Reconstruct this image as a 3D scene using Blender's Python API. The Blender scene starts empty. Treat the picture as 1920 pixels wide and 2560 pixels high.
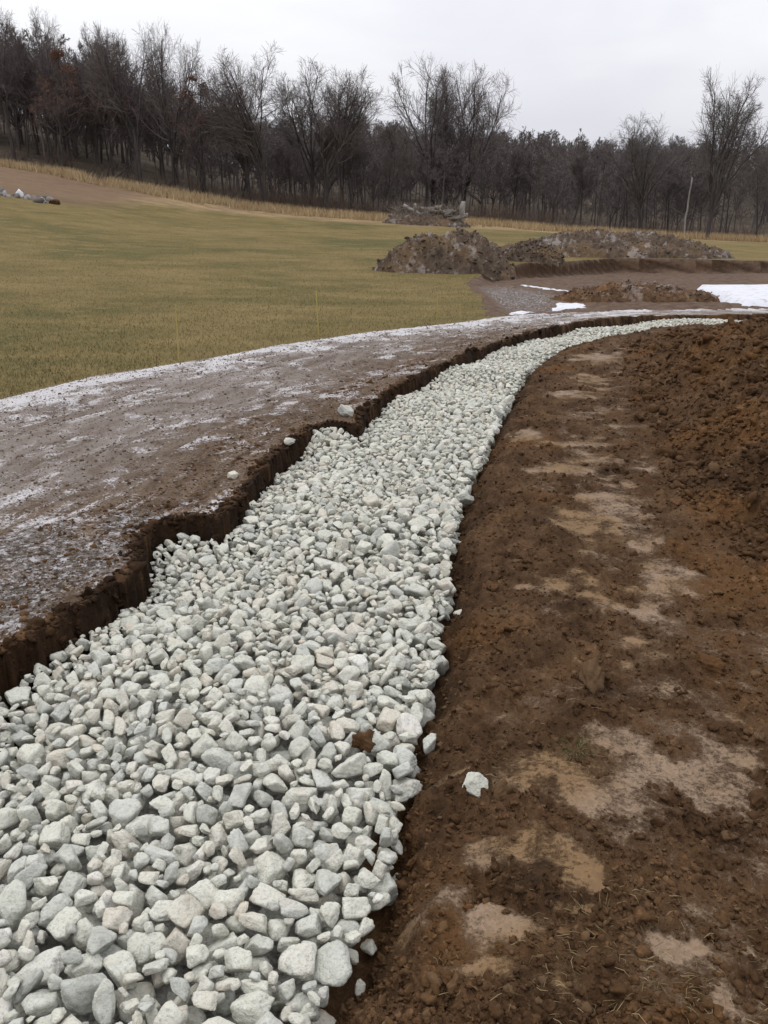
import bpy, bmesh, math, random, sys
import numpy as np
from mathutils import Vector, Matrix, Euler

random.seed(7)
rng = np.random.default_rng(11)
scene = bpy.context.scene
COL = scene.collection
R = math.radians

# ------------------------------------------------------------------ camera
cam_data = bpy.data.cameras.new('camera')
cam_data.sensor_width = 36.0
cam_data.lens = 29.95
cam_data.clip_start = 0.05
cam_data.clip_end = 3000.0
cam = bpy.data.objects.new('camera', cam_data)
cam.location = (0.0, 0.0, 1.6)
cam.rotation_euler = (R(90.0 - 18.68), 0.0, 0.0)
COL.objects.link(cam)
scene.camera = cam

# ------------------------------------------------------------------ sky (overcast) and sun
SUN_EL, SUN_AZ = R(58.0), R(-60.0)          # high, soft, from the left ahead
world = bpy.data.worlds.new('World')
scene.world = world
world.use_nodes = True


def nd(nt, kind, ins=None, **props):
    n = nt.nodes.new(kind)
    for k, v in props.items():
        setattr(n, k, v)
    for k, v in (ins or {}).items():
        s = n.inputs[k]
        if isinstance(v, bpy.types.NodeSocket):
            nt.links.new(v, s)
        else:
            s.default_value = v
    return n


def c4(c):
    return (c[0], c[1], c[2], 1.0)


class T:
    """small helper that builds node maths on one tree"""
    def __init__(self, nt):
        self.nt = nt

    def noise(self, vec, scale, detail=4.0, rough=0.55, dist=0.0):
        return nd(self.nt, 'ShaderNodeTexNoise', {'Vector': vec, 'Scale': scale, 'Detail': detail, 'Roughness': rough, 'Distortion': dist}).outputs['Fac']

    def voro(self, vec, scale, out='Distance'):
        return nd(self.nt, 'ShaderNodeTexVoronoi', {'Vector': vec, 'Scale': scale}).outputs[out]

    def m(self, op, a, b=0.0, c=0.0):
        n = self.nt.nodes.new('ShaderNodeMath')
        n.operation = op
        for i, v in enumerate((a, b, c)):
            if isinstance(v, bpy.types.NodeSocket):
                self.nt.links.new(v, n.inputs[i])
            else:
                n.inputs[i].default_value = v
        return n.outputs[0]

    def step(self, x, lo, hi):
        n = nd(self.nt, 'ShaderNodeMapRange', {0: x, 1: lo, 2: hi, 3: 0.0, 4: 1.0})
        n.interpolation_type = 'SMOOTHSTEP'
        return n.outputs[0]

    def mix(self, f, a, b, blend='MIX'):
        n = self.nt.nodes.new('ShaderNodeMix')
        n.data_type = 'RGBA'
        n.blend_type = blend
        for i, v in ((0, f), (6, a), (7, b)):
            if isinstance(v, bpy.types.NodeSocket):
                self.nt.links.new(v, n.inputs[i])
            else:
                n.inputs[i].default_value = v if i == 0 else c4(v)
        return n.outputs[2]

    def ramp(self, f, stops):
        n = self.nt.nodes.new('ShaderNodeValToRGB')
        cr = n.color_ramp
        while len(cr.elements) > 1:
            cr.elements.remove(cr.elements[-1])
        for i, (p, c) in enumerate(stops):
            e = cr.elements[0] if i == 0 else cr.elements.new(p)
            e.position = p
            e.color = c4(c)
        self.nt.links.new(f, n.inputs[0])
        return n.outputs[0]

    def xyz(self, v):
        n = nd(self.nt, 'ShaderNodeSeparateXYZ', {0: v})
        return n.outputs

    def vec(self, x, y, z=0.0):
        return nd(self.nt, 'ShaderNodeCombineXYZ', {0: x, 1: y, 2: z}).outputs[0]

    def bump(self, h, strength, dist, normal=None):
        ins = {'Height': h, 'Strength': strength, 'Distance': dist}
        if normal is not None:
            ins['Normal'] = normal
        return nd(self.nt, 'ShaderNodeBump', ins).outputs[0]


wn = world.node_tree
wn.nodes.clear()
w = T(wn)
wdir = nd(wn, 'ShaderNodeTexCoord').outputs['Generated']
sky = nd(wn, 'ShaderNodeTexSky', sky_type='NISHITA', sun_disc=False, sun_elevation=SUN_EL, sun_rotation=SUN_AZ, dust_density=4.0)
wx = w.xyz(wdir)
cl = w.noise(w.vec(wx[0], wx[1], w.m('MULTIPLY', wx[2], 2.4)), 1.9, 4.0, 0.5, 0.35)
cl2 = w.noise(w.vec(wx[0], wx[1], w.m('MULTIPLY', wx[2], 3.0)), 6.0, 3.0, 0.5, 0.5)
clm = w.m('ADD', w.m('MULTIPLY', cl, 0.8), w.m('MULTIPLY', cl2, 0.2))
cloud = w.ramp(clm, [(0.36, (0.76, 0.765, 0.84)), (0.5, (0.84, 0.845, 0.905)), (0.64, (0.95, 0.955, 0.985))])
zen = nd(wn, 'ShaderNodeMapRange', {0: wx[2], 1: 0.0, 2: 1.0, 3: 0.80, 4: 2.1}).outputs[0]
cloud = w.mix(1.0, cloud, nd(wn, 'ShaderNodeCombineColor', {0: zen, 1: zen, 2: zen}).outputs[0], 'MULTIPLY')
thin = nd(wn, 'ShaderNodeMix', {0: 0.06, 6: cloud, 7: nd(wn, 'ShaderNodeVectorMath', {0: sky.outputs[0], 3: 0.10}, operation='SCALE').outputs[0]}, data_type='RGBA').outputs[2]
bg = nd(wn, 'ShaderNodeBackground', {'Color': thin, 'Strength': 1.0})
wo = wn.nodes.new('ShaderNodeOutputWorld')
wn.links.new(bg.outputs[0], wo.inputs[0])

sun_d = bpy.data.lights.new('sun', 'SUN')
sun_d.energy = 0.7
sun_d.angle = R(35.0)
sun_d.color = (1.0, 0.97, 0.93)
sun = bpy.data.objects.new('sun', sun_d)
sv = Vector((math.sin(SUN_AZ) * math.cos(SUN_EL), math.cos(SUN_AZ) * math.cos(SUN_EL), math.sin(SUN_EL)))
sun.rotation_euler = sv.to_track_quat('Z', 'Y').to_euler()
sun.location = (0, 0, 30)
COL.objects.link(sun)

scene.view_settings.view_transform = 'Standard'
scene.view_settings.look = 'None'
scene.view_settings.gamma = 1.0
scene.view_settings.exposure = 0.05
scene.view_settings.use_curve_mapping = False
scene.render.filter_size = 1.8
scene.cycles.max_bounces = 5
scene.cycles.diffuse_bounces = 2
scene.cycles.glossy_bounces = 1

# ------------------------------------------------------------------ numpy noise and mesh helpers
_perm = np.random.default_rng(3).permutation(4096)
_ang = np.random.default_rng(4).random(4096) * 2 * np.pi
_gx, _gy = np.cos(_ang), np.sin(_ang)


def pn(x, y, seed=0):
    x = np.asarray(x, float) + seed * 17.31
    y = np.asarray(y, float) - seed * 9.77
    xi, yi = np.floor(x).astype(np.int64), np.floor(y).astype(np.int64)
    fx, fy = x - xi, y - yi

    def g(ix, iy, dx, dy):
        h = _perm[(_perm[ix & 4095] + iy) & 4095]
        return _gx[h] * dx + _gy[h] * dy
    u = fx * fx * fx * (fx * (fx * 6 - 15) + 10)
    v = fy * fy * fy * (fy * (fy * 6 - 15) + 10)
    a = g(xi, yi, fx, fy)
    b = g(xi + 1, yi, fx - 1, fy)
    c = g(xi, yi + 1, fx, fy - 1)
    d = g(xi + 1, yi + 1, fx - 1, fy - 1)
    return (a + u * (b - a) + v * ((c + u * (d - c)) - (a + u * (b - a)))) * 1.5


def fbm(x, y, scale, octs=4, gain=0.5, seed=0):
    o, amp, tot = 0.0, 1.0, 0.0
    for i in range(octs):
        o = o + amp * pn(x * scale, y * scale, seed + i * 5)
        tot += amp
        amp *= gain
        scale *= 2.03
    return o / tot


def ss(x, lo, hi):
    t = np.clip((x - lo) / (hi - lo), 0, 1)
    return t * t * (3 - 2 * t)


def mesh_np(name, V, faces, smooth=True):
    """V (n,3); faces: list of (m,k) int arrays"""
    me = bpy.data.meshes.new(name)
    V = np.ascontiguousarray(V, np.float32)
    me.vertices.add(len(V))
    me.vertices.foreach_set('co', V.ravel())
    loops = np.concatenate([f.ravel() for f in faces]).astype(np.int32)
    sizes = np.concatenate([np.full(len(f), f.shape[1], np.int32) for f in faces])
    starts = np.concatenate([[0], np.cumsum(sizes)[:-1]]).astype(np.int32)
    me.loops.add(len(loops))
    me.loops.foreach_set('vertex_index', loops)
    me.polygons.add(len(sizes))
    me.polygons.foreach_set('loop_start', starts)
    try:
        me.polygons.foreach_set('loop_total', sizes)
    except Exception:
        pass
    me.update(calc_edges=True)
    me.polygons.foreach_set('use_smooth', np.full(len(sizes), smooth, bool))
    me.update()
    return me


def obj(name, me, mat=None, parent=None, loc=None):
    o = bpy.data.objects.new(name, me)
    COL.objects.link(o)
    if mat is not None and me is not None and not me.materials:
        me.materials.append(mat)
    if parent is not None:
        o.parent = parent
    if loc is not None:
        o.location = loc
    return o


def tag(o, label=None, cat=None, group=None, kind=None):
    for k, v in (('label', label), ('category', cat), ('group', group), ('kind', kind)):
        if v:
            o[k] = v
    return o


def empty(name, loc, rz=0.0, s=1.0):
    o = bpy.data.objects.new(name, None)
    o.location = loc
    o.rotation_euler = (0, 0, rz)
    o.scale = (s, s, s)
    o.empty_display_size = 0.2
    COL.objects.link(o)
    return o


def ico(level):
    bm = bmesh.new()
    bmesh.ops.create_icosphere(bm, subdivisions=level, radius=1.0)
    bm.verts.ensure_lookup_table()
    V = np.array([v.co[:] for v in bm.verts])
    F = np.array([[v.index for v in f.verts] for f in bm.faces])
    bm.free()
    return V / np.linalg.norm(V, axis=1, keepdims=True), F


ICO = {l: ico(l) for l in (1, 2, 3, 4, 5)}


def tubes(P, Rr, sides):
    """P (N,k,3) polylines, Rr (N,k) radii -> verts, quads"""
    N, k, _ = P.shape
    d = P[:, -1] - P[:, 0]
    d = d / (np.linalg.norm(d, axis=1, keepdims=True) + 1e-9)
    ref = np.where(np.abs(d[:, 2:3]) > 0.9, np.array([[1.0, 0, 0]]), np.array([[0, 0, 1.0]]))
    u = np.cross(d, ref)
    u /= np.linalg.norm(u, axis=1, keepdims=True) + 1e-9
    v = np.cross(d, u)
    a = np.arange(sides) * 2 * np.pi / sides
    ring = u[:, None, :] * np.cos(a)[None, :, None] + v[:, None, :] * np.sin(a)[None, :, None]
    V = P[:, :, None, :] + Rr[:, :, None, None] * ring[:, None, :, :]
    idx = np.arange(N * k * sides).reshape(N, k, sides)
    A = idx[:, :-1, :]
    B = idx[:, 1:, :]
    F = np.stack([A, np.roll(A, -1, 2), np.roll(B, -1, 2), B], -1).reshape(-1, 4)
    return V.reshape(-1, 3), F


def joinVF(parts):
    Vs, Fs, o = [], [], 0
    for V, F in parts:
        Vs.append(V)
        Fs.append(F + o)
        o += len(V)
    return np.concatenate(Vs), Fs


def scatter(name, pts, turn, size, pick, kinds_, mat, label, cat):
    """one body of stuff: points that carry small meshes"""
    pm = bpy.data.meshes.new(name)
    pm.vertices.add(len(pts))
    pm.vertices.foreach_set('co', np.ascontiguousarray(pts, np.float32).ravel())
    pm.materials.append(mat)
    for nm, ty_, val in (('turn', 'FLOAT', turn), ('size', 'FLOAT', size), ('pick', 'INT', pick)):
        at_ = pm.attributes.new(nm, ty_, 'POINT')
        at_.data.foreach_set('value', val.astype(np.float32 if ty_ == 'FLOAT' else np.int32))
    o = tag(obj(name, pm), label, cat, kind='stuff')
    ng = bpy.data.node_groups.new(name, 'GeometryNodeTree')
    ng.interface.new_socket('Geometry', in_out='INPUT', socket_type='NodeSocketGeometry')
    ng.interface.new_socket('Geometry', in_out='OUTPUT', socket_type='NodeSocketGeometry')
    gi, go = ng.nodes.new('NodeGroupInput'), ng.nodes.new('NodeGroupOutput')

    def named(nm, ty_):
        n_ = ng.nodes.new('GeometryNodeInputNamedAttribute')
        n_.data_type = ty_
        n_.inputs['Name'].default_value = nm
        return n_.outputs['Attribute']
    ci_ = ng.nodes.new('GeometryNodeCollectionInfo')
    ci_.inputs['Collection'].default_value = kinds_
    ci_.inputs['Separate Children'].default_value = True
    ci_.inputs['Reset Children'].default_value = True
    iop = ng.nodes.new('GeometryNodeInstanceOnPoints')
    iop.inputs['Pick Instance'].default_value = True
    cxyz = ng.nodes.new('ShaderNodeCombineXYZ')
    ng.links.new(named('turn', 'FLOAT'), cxyz.inputs[2])
    ng.links.new(gi.outputs[0], iop.inputs['Points'])
    ng.links.new(ci_.outputs[0], iop.inputs['Instance'])
    ng.links.new(named('pick', 'INT'), iop.inputs['Instance Index'])
    ng.links.new(cxyz.outputs[0], iop.inputs['Rotation'])
    ng.links.new(named('size', 'FLOAT'), iop.inputs['Scale'])
    ng.links.new(iop.outputs[0], go.inputs[0])
    o.modifiers.new(name, 'NODES').node_group = ng
    return o


# ------------------------------------------------------------------ materials
def new_mat(name):
    m = bpy.data.materials.new(name)
    m.use_nodes = True
    nt = m.node_tree
    nt.nodes.clear()
    out = nt.nodes.new('ShaderNodeOutputMaterial')
    b = nt.nodes.new('ShaderNodeBsdfPrincipled')
    nt.links.new(b.outputs[0], out.inputs[0])
    return m, T(nt), b


def put(t, b, color, rough=0.9, spec=0.25, normal=None):
    for k, v in (('Base Color', color), ('Roughness', rough), ('Specular IOR Level', spec), ('Normal', normal)):
        if v is None:
            continue
        if isinstance(v, bpy.types.NodeSocket):
            t.nt.links.new(v, b.inputs[k])
        else:
            b.inputs[k].default_value = c4(v) if k == 'Base Color' else v


def rand_of(t):
    """one random number for each loose piece and each object"""
    ri = nd(t.nt, 'ShaderNodeNewGeometry').outputs['Random Per Island']
    ro = nd(t.nt, 'ShaderNodeObjectInfo').outputs['Random']
    return t.m('FRACT', t.m('ADD', ri, ro))


def mat_stone():
    m, t, b = new_mat('crushed_limestone')
    geo = nd(t.nt, 'ShaderNodeNewGeometry')
    pos = geo.outputs['Position']
    r = rand_of(t)
    r2 = t.m('FRACT', t.m('MULTIPLY', r, 37.7))
    base = t.ramp(r, [(0.0, (0.45, 0.47, 0.41)), (0.06, (0.33, 0.34, 0.31)), (0.13, (0.49, 0.50, 0.43)), (0.34, (0.56, 0.56, 0.48)),
                      (0.5, (0.49, 0.505, 0.44)), (0.62, (0.44, 0.455, 0.42)), (0.70, (0.57, 0.57, 0.50)), (0.86, (0.52, 0.505, 0.425)),
                      (0.96, (0.50, 0.455, 0.37)), (1.0, (0.68, 0.68, 0.64))])
    base = t.mix(1.0, base, (1.01, 0.985, 0.955), 'MULTIPLY')
    off = t.m('MULTIPLY', r2, 13.0)
    p = nd(t.nt, 'ShaderNodeVectorMath', {0: pos, 1: t.vec(off, off, off)}, operation='ADD').outputs[0]
    n1 = t.noise(p, 26.0, 4.0, 0.65)
    n2 = t.noise(p, 110.0, 3.0, 0.75)
    c = t.mix(t.step(n1, 0.42, 0.62), t.mix(0.35, base, (0.60, 0.61, 0.55)), base)
    c = t.mix(t.m('MULTIPLY', t.step(n2, 0.50, 0.68), 0.55), c, (0.27, 0.255, 0.225))
    c = t.mix(t.m('MULTIPLY', t.step(t.noise(p, 7.0, 3.0), 0.60, 0.72), 0.3), c, (0.40, 0.32, 0.22))
    h = t.m('ADD', n1, t.m('MULTIPLY', n2, 0.45))
    put(t, b, c, 0.9, 0.15, t.bump(h, 0.9, 0.014))
    return m


def soil_colour(t, pos):
    n0 = t.noise(pos, 0.9, 2.0, 0.6)
    n1 = t.noise(pos, 4.5, 5.0, 0.7)
    n2 = t.noise(pos, 38.0, 4.0, 0.75)
    c = t.ramp(n1, [(0.30, (0.031, 0.0165, 0.0078)), (0.5, (0.066, 0.0355, 0.0165)), (0.68, (0.112, 0.063, 0.030))])
    c = t.mix(t.m('MULTIPLY', t.step(n0, 0.52, 0.68), 0.6), c, (0.118, 0.057, 0.020))
    c = t.mix(t.step(n2, 0.53, 0.72), c, t.mix(1.0, c, (1.9, 1.85, 1.8), 'MULTIPLY'))
    c = t.mix(t.m('SUBTRACT', 1.0, t.step(n2, 0.30, 0.46)), c, t.mix(1.0, c, (0.55, 0.53, 0.5), 'MULTIPLY'))
    return c, n1, n2


def mat_soil(name, tint=(1, 1, 1), frost=0.0, per_piece=False):
    m, t, b = new_mat(name)
    pos = nd(t.nt, 'ShaderNodeNewGeometry').outputs['Position']
    c, n1, n2 = soil_colour(t, pos)
    c = t.mix(1.0, c, tint, 'MULTIPLY')
    if per_piece:
        r = rand_of(t)
        c = t.mix(t.m('MULTIPLY', t.step(r, 0.86, 0.98), 0.4), c, (0.17, 0.11, 0.06))
    if frost:
        f = t.step(t.m('ADD', t.noise(pos, 3.0, 5.0, 0.7), t.m('MULTIPLY', t.noise(pos, 0.8, 2.0), 0.5)), 0.78, 0.92)
        c = t.mix(t.m('MULTIPLY', f, frost), c, (0.42, 0.38, 0.36))
    h = t.m('ADD', n1, t.m('MULTIPLY', n2, 0.4))
    put(t, b, c, 0.95, 0.1, t.bump(h, 0.8, 0.02))
    return m


def mat_ground(part):
    """soil, track, turf or leaf litter; neighbours fade into each other by the covers stored on the mesh"""
    m, t, b = new_mat('ground_' + part)
    nt = t.nt
    pos = nd(nt, 'ShaderNodeNewGeometry').outputs['Position']
    px = t.xyz(pos)
    A1 = t.xyz(nd(nt, 'ShaderNodeAttribute', attribute_name='cover').outputs['Vector'])     # field, road, forest
    A2 = t.xyz(nd(nt, 'ShaderNodeAttribute', attribute_name='marks').outputs['Vector'])     # smear, frost, cut
    A3 = t.xyz(nd(nt, 'ShaderNodeAttribute', attribute_name='track').outputs['Vector'])     # along, from trench, from field
    along, dl, df = A3[0], A3[1], A3[2]
    rough = 0.92
    if part in ('bank', 'mud', 'track'):
        c, n1, n2 = soil_colour(t, pos)
        soil = c
        h = t.m('ADD', t.m('MULTIPLY', n1, 0.5), n2)
    if part == 'bank':                                   # scraped, smeared clay
        sm = t.m('ADD', t.m('MULTIPLY', A2[0], 0.92), t.m('MULTIPLY', t.m('SUBTRACT', n2, 0.5), 1.5))
        sm = t.m('ADD', sm, t.m('MULTIPLY', t.m('SUBTRACT', t.noise(pos, 9.0, 4.0, 0.65), 0.5), 1.7))
        clay = t.mix(t.step(t.noise(pos, 1.7, 2.0), 0.40, 0.60), (0.195, 0.120, 0.058), (0.245, 0.175, 0.118))
        clay = t.mix(t.m('MULTIPLY', t.step(n2, 0.46, 0.60), 0.45), clay, (0.12, 0.078, 0.042))
        smf = t.step(t.m('ADD', sm, t.m('MULTIPLY', t.m('SUBTRACT', t.noise(pos, 75.0, 3.0, 0.8), 0.5), 1.3)), 0.34, 0.98)
        c = t.mix(t.m('MULTIPLY', smf, 0.9), c, clay)
        rough = t.m('SUBTRACT', 0.92, t.m('MULTIPLY', smf, 0.2))
        h = t.m('MULTIPLY', h, t.m('SUBTRACT', 1.0, t.m('MULTIPLY', smf, 0.7)))
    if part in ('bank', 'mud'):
        c = t.mix(A2[2], c, t.mix(1.0, soil, (0.31, 0.31, 0.33), 'MULTIPLY'))  # soil colour turned much darker where the cut mask is set
    if part == 'bank':                                   # stone fines washed to the bottom of the trench
        c = t.mix(A1[2], c, t.ramp(n2, [(0.35, (0.13, 0.125, 0.11)), (0.6, (0.36, 0.355, 0.315))]))
    if part == 'mud':
        c = t.mix(0.65, c, t.ramp(n1, [(0.35, (0.080, 0.052, 0.036)), (0.6, (0.140, 0.100, 0.075))]))
        c = t.mix(A2[2], c, t.mix(1.0, soil, (0.45, 0.42, 0.40), 'MULTIPLY'))
    if part == 'track':
        lane = t.vec(t.m('MULTIPLY', along, 0.55), t.m('MULTIPLY', dl, 4.2), 0.0)
        r1 = t.noise(lane, 1.5, 5.0, 0.62, 0.3)
        r2 = t.noise(t.vec(t.m('MULTIPLY', along, 1.9), t.m('MULTIPLY', df, 3.8), 3.0), 1.3, 6.0, 0.70, 0.7)
        road = t.ramp(r1, [(0.32, (0.110, 0.084, 0.064)), (0.48, (0.180, 0.147, 0.122)), (0.62, (0.235, 0.203, 0.178)), (0.75, (0.30, 0.27, 0.25))])
        road = t.mix(t.m('MULTIPLY', t.step(n2, 0.50, 0.66), 0.4), road, (0.075, 0.052, 0.037))
        brown = t.ramp(t.noise(lane, 2.2, 5.0, 0.66), [(0.34, (0.070, 0.043, 0.025)), (0.55, (0.135, 0.092, 0.060)), (0.72, (0.205, 0.150, 0.110))])
        brown = t.mix(t.m('MULTIPLY', t.step(n2, 0.52, 0.42), 0.5), brown, (0.04, 0.026, 0.016))
        far_ = t.step(along, 15.0, 19.0)
        edge = t.step(t.m('ADD', t.m('ADD', dl, t.m('MULTIPLY', far_, 0.9)), t.m('MULTIPLY', t.m('SUBTRACT', n1, 0.5), 2.2)), 0.45, 1.5)
        road = t.mix(edge, brown, road)
        bias = t.m('ADD', t.m('MULTIPLY', t.step(df, 0.75, 0.05), 0.17), t.m('MULTIPLY', t.step(dl, 0.1, 1.2), 0.04))
        snowy = t.m('ADD', t.m('ADD', r2, t.m('ADD', bias, t.m('MULTIPLY', far_, 0.05))), t.m('MULTIPLY', t.m('SUBTRACT', n2, 0.5), 0.40))
        snowy = t.m('ADD', snowy, t.m('MULTIPLY', t.m('SUBTRACT', t.noise(pos, 0.8, 3.0), 0.5), 0.5))
        ng_ = t.noise(pos, 60.0, 3.0, 0.8)
        snowy = t.m('ADD', snowy, t.m('MULTIPLY', t.m('SUBTRACT', ng_, 0.5), 0.5))
        road = t.mix(t.m('MULTIPLY', t.step(snowy, 0.555, 0.72), 0.87), road, (0.56, 0.545, 0.545))
        h = t.m('ADD', h, t.m('MULTIPLY', ng_, 0.5))
        c = t.mix(A2[2], road, t.mix(1.0, soil, (0.31, 0.31, 0.33), 'MULTIPLY'))  # same darkened soil colour along the trench side of the track
    if part in ('bank', 'mud', 'track'):                 # frost on broken ground
        n3 = t.noise(pos, 22.0, 5.0, 0.8)
        fa = t.m('ADD', A2[1], t.m('MULTIPLY', t.m('SUBTRACT', n3, 0.5), 1.4))
        gry = t.mix(t.step(n2, 0.42, 0.60), (0.034, 0.027, 0.021), (0.150, 0.125, 0.102))
        c = t.mix(t.m('MULTIPLY', t.step(fa, 0.25, 0.75), 0.8), c, gry)
        fr = t.m('MULTIPLY', t.step(n3, 0.50, 0.62), t.step(fa, 0.2, 0.8))
        c = t.mix(t.m('MULTIPLY', fr, 0.72), c, (0.50, 0.49, 0.50))
        bs, bd = 0.9, 0.02
    if part == 'field':
        g0 = t.noise(pos, 0.13, 5.0, 0.62, 0.6)
        st = t.vec(t.m('MULTIPLY', px[0], 0.75), px[1], px[2])
        g1 = t.noise(st, 0.8, 5.0, 0.68)
        g2 = t.noise(pos, 20.0, 4.0, 0.75)
        c = t.ramp(g0, [(0.36, (0.084, 0.078, 0.030)), (0.48, (0.126, 0.100, 0.040)), (0.62, (0.168, 0.125, 0.054))])
        c = t.mix(t.m('MULTIPLY', t.step(g1, 0.48, 0.66), 0.6), c, (0.205, 0.152, 0.068))
        c = t.mix(t.m('MULTIPLY', t.step(g1, 0.48, 0.32), 0.5), c, (0.066, 0.064, 0.026))
        c = t.mix(t.m('MULTIPLY', t.step(g2, 0.50, 0.68), 0.55), c, (0.25, 0.188, 0.085))
        c = t.mix(t.m('MULTIPLY', t.step(g2, 0.48, 0.34), 0.5), c, (0.060, 0.055, 0.022))
        straw = t.ramp(g1, [(0.35, (0.16, 0.115, 0.07)), (0.6, (0.30, 0.215, 0.115))])
        crest = t.m('MULTIPLY', t.m('MAXIMUM', t.m('SUBTRACT', -12.0, px[0]), 0.0), 0.75)
        c = t.mix(t.step(t.m('ADD', t.m('ADD', px[1], crest), t.m('MULTIPLY', g0, 8.0)), 68.0, 76.0), c, straw)
        bare = t.m('MULTIPLY', t.step(px[0], -16.0, -21.0), t.step(t.m('ADD', px[1], t.m('MULTIPLY', g1, 6.0)), 58.5, 61.0))
        c = t.mix(t.m('MULTIPLY', bare, 0.75), c, (0.135, 0.088, 0.062))
        dirt = t.ramp(g1, [(0.4, (0.10, 0.073, 0.05)), (0.55, (0.19, 0.155, 0.13)), (0.65, (0.5, 0.48, 0.48))])
        c = t.mix(t.m('MAXIMUM', A1[0], A1[2]), dirt, c)
        h = g2
        bs, bd = 0.8, 0.03
    if part == 'hill':
        g = t.noise(pos, 0.35, 5.0, 0.7)
        c = t.ramp(g, [(0.35, (0.045, 0.036, 0.026)), (0.55, (0.080, 0.062, 0.043)), (0.7, (0.115, 0.092, 0.056))])
        h = g
        bs, bd = 0.4, 0.1
    put(t, b, c, rough, 0.12 if part != 'field' else 0.05, t.bump(h, bs, bd))
    return m


def mat_bark(name, a, bcol, scale=6.0):
    m, t, b = new_mat(name)
    pos = nd(t.nt, 'ShaderNodeTexCoord').outputs['Object']
    px = t.xyz(pos)
    n = t.noise(t.vec(px[0], px[1], t.m('MULTIPLY', px[2], 0.25)), scale, 5.0, 0.65)
    r = rand_of(t)
    c = t.mix(t.step(n, 0.35, 0.65), a, bcol)
    c = t.mix(t.m('MULTIPLY', r, 0.35), c, bcol)
    put(t, b, c, 0.92, 0.15, t.bump(n, 0.6, 0.02))
    return m


def mat_pieces(name, stops, rough=0.9, spec=0.15):
    m, t, b = new_mat(name)
    r = rand_of(t)
    put(t, b, t.ramp(r, stops), rough, spec)
    return m


def mat_snow():
    m, t, b = new_mat('old_snow')
    pos = nd(t.nt, 'ShaderNodeNewGeometry').outputs['Position']
    n = t.noise(pos, 5.0, 5.0, 0.6)
    c = t.mix(t.step(n, 0.50, 0.70), (0.56, 0.57, 0.60), (0.40, 0.385, 0.375))
    put(t, b, c, 0.7, 0.3, t.bump(t.noise(pos, 30.0, 4.0), 0.3, 0.02))
    return m


M_STONE = mat_stone()
MG = {k: mat_ground(k) for k in ('bank', 'mud', 'track', 'field', 'hill')}
M_CLOD = mat_soil('soil_clod', (0.95, 0.95, 0.95), per_piece=True)
M_MOUND = mat_soil('mound_soil', (1.20, 1.62, 2.5), frost=0.4)
M_CUT = mat_soil('cut_topsoil', (0.36, 0.36, 0.38))  # soil colour darkened, for the crumbs at the cut wall
M_GRIT = mat_pieces('grit', [(0.0, (0.055, 0.038, 0.026)), (0.6, (0.12, 0.092, 0.07)), (1.0, (0.24, 0.21, 0.185))])
M_HEAP = mat_soil('heap_soil', (1.35, 1.45, 1.7), frost=0.3)
M_BARK = mat_bark('dark_bark', (0.036, 0.031, 0.028), (0.075, 0.066, 0.059))
M_BARKP = mat_bark('pale_bark', (0.085, 0.078, 0.072), (0.135, 0.125, 0.115))
M_TWIG = mat_pieces('twigs', [(0.0, (0.085, 0.070, 0.065)), (0.6, (0.135, 0.112, 0.104)), (1.0, (0.19, 0.165, 0.152))])
M_TWIGP = mat_pieces('pale_twigs', [(0.0, (0.085, 0.074, 0.070)), (1.0, (0.16, 0.145, 0.135))])
M_LEAF = mat_pieces('dead_leaves', [(0.0, (0.085, 0.038, 0.026)), (0.6, (0.135, 0.062, 0.036)), (1.0, (0.19, 0.10, 0.055))])
M_BRUSH = mat_pieces('brush', [(0.0, (0.070, 0.050, 0.042)), (1.0, (0.16, 0.115, 0.085))])
def mat_turf():
    m, t, b = new_mat('turf_blades')
    pos = nd(t.nt, 'ShaderNodeNewGeometry').outputs['Position']
    g0 = t.noise(pos, 0.16, 4.0, 0.55, 0.4)
    g1 = t.noise(pos, 1.6, 4.0, 0.6)
    c = t.ramp(g0, [(0.36, (0.084, 0.078, 0.030)), (0.48, (0.126, 0.100, 0.040)), (0.62, (0.168, 0.125, 0.054))])
    c = t.mix(t.step(g1, 0.5, 0.66), c, (0.21, 0.158, 0.07))
    r = rand_of(t)
    c = t.mix(t.step(r, 0.55, 1.0), c, (0.26, 0.20, 0.095))
    c = t.mix(t.m('MULTIPLY', t.step(r, 0.30, 0.0), 0.4), c, (0.080, 0.080, 0.030))
    put(t, b, c, 0.9, 0.15)
    return m


M_TURF = mat_turf()
M_STRAW = mat_pieces('dry_grass', [(0.0, (0.26, 0.18, 0.095)), (0.6, (0.40, 0.29, 0.155)), (1.0, (0.52, 0.41, 0.25))])
M_ROOT = mat_pieces('root_bits', [(0.0, (0.10, 0.075, 0.035)), (0.7, (0.22, 0.165, 0.08)), (1.0, (0.34, 0.27, 0.15))])
M_GREEN = mat_pieces('green_blades', [(0.0, (0.04, 0.06, 0.02)), (0.7, (0.09, 0.11, 0.04)), (1.0, (0.22, 0.19, 0.08))])
M_SNOW = mat_snow()
M_STAKE = mat_pieces('yellow_stake', [(0.0, (0.34, 0.27, 0.085)), (1.0, (0.38, 0.31, 0.10))], 0.7)
M_WOOD = mat_bark('weathered_wood', (0.20, 0.185, 0.165), (0.30, 0.285, 0.26), 9.0)
M_LOG = mat_bark('old_log', (0.11, 0.09, 0.072), (0.21, 0.18, 0.15), 5.0)
M_ROCK = mat_pieces('field_rock', [(0.0, (0.09, 0.078, 0.07)), (0.6, (0.18, 0.165, 0.155)), (1.0, (0.30, 0.29, 0.285))])

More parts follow.
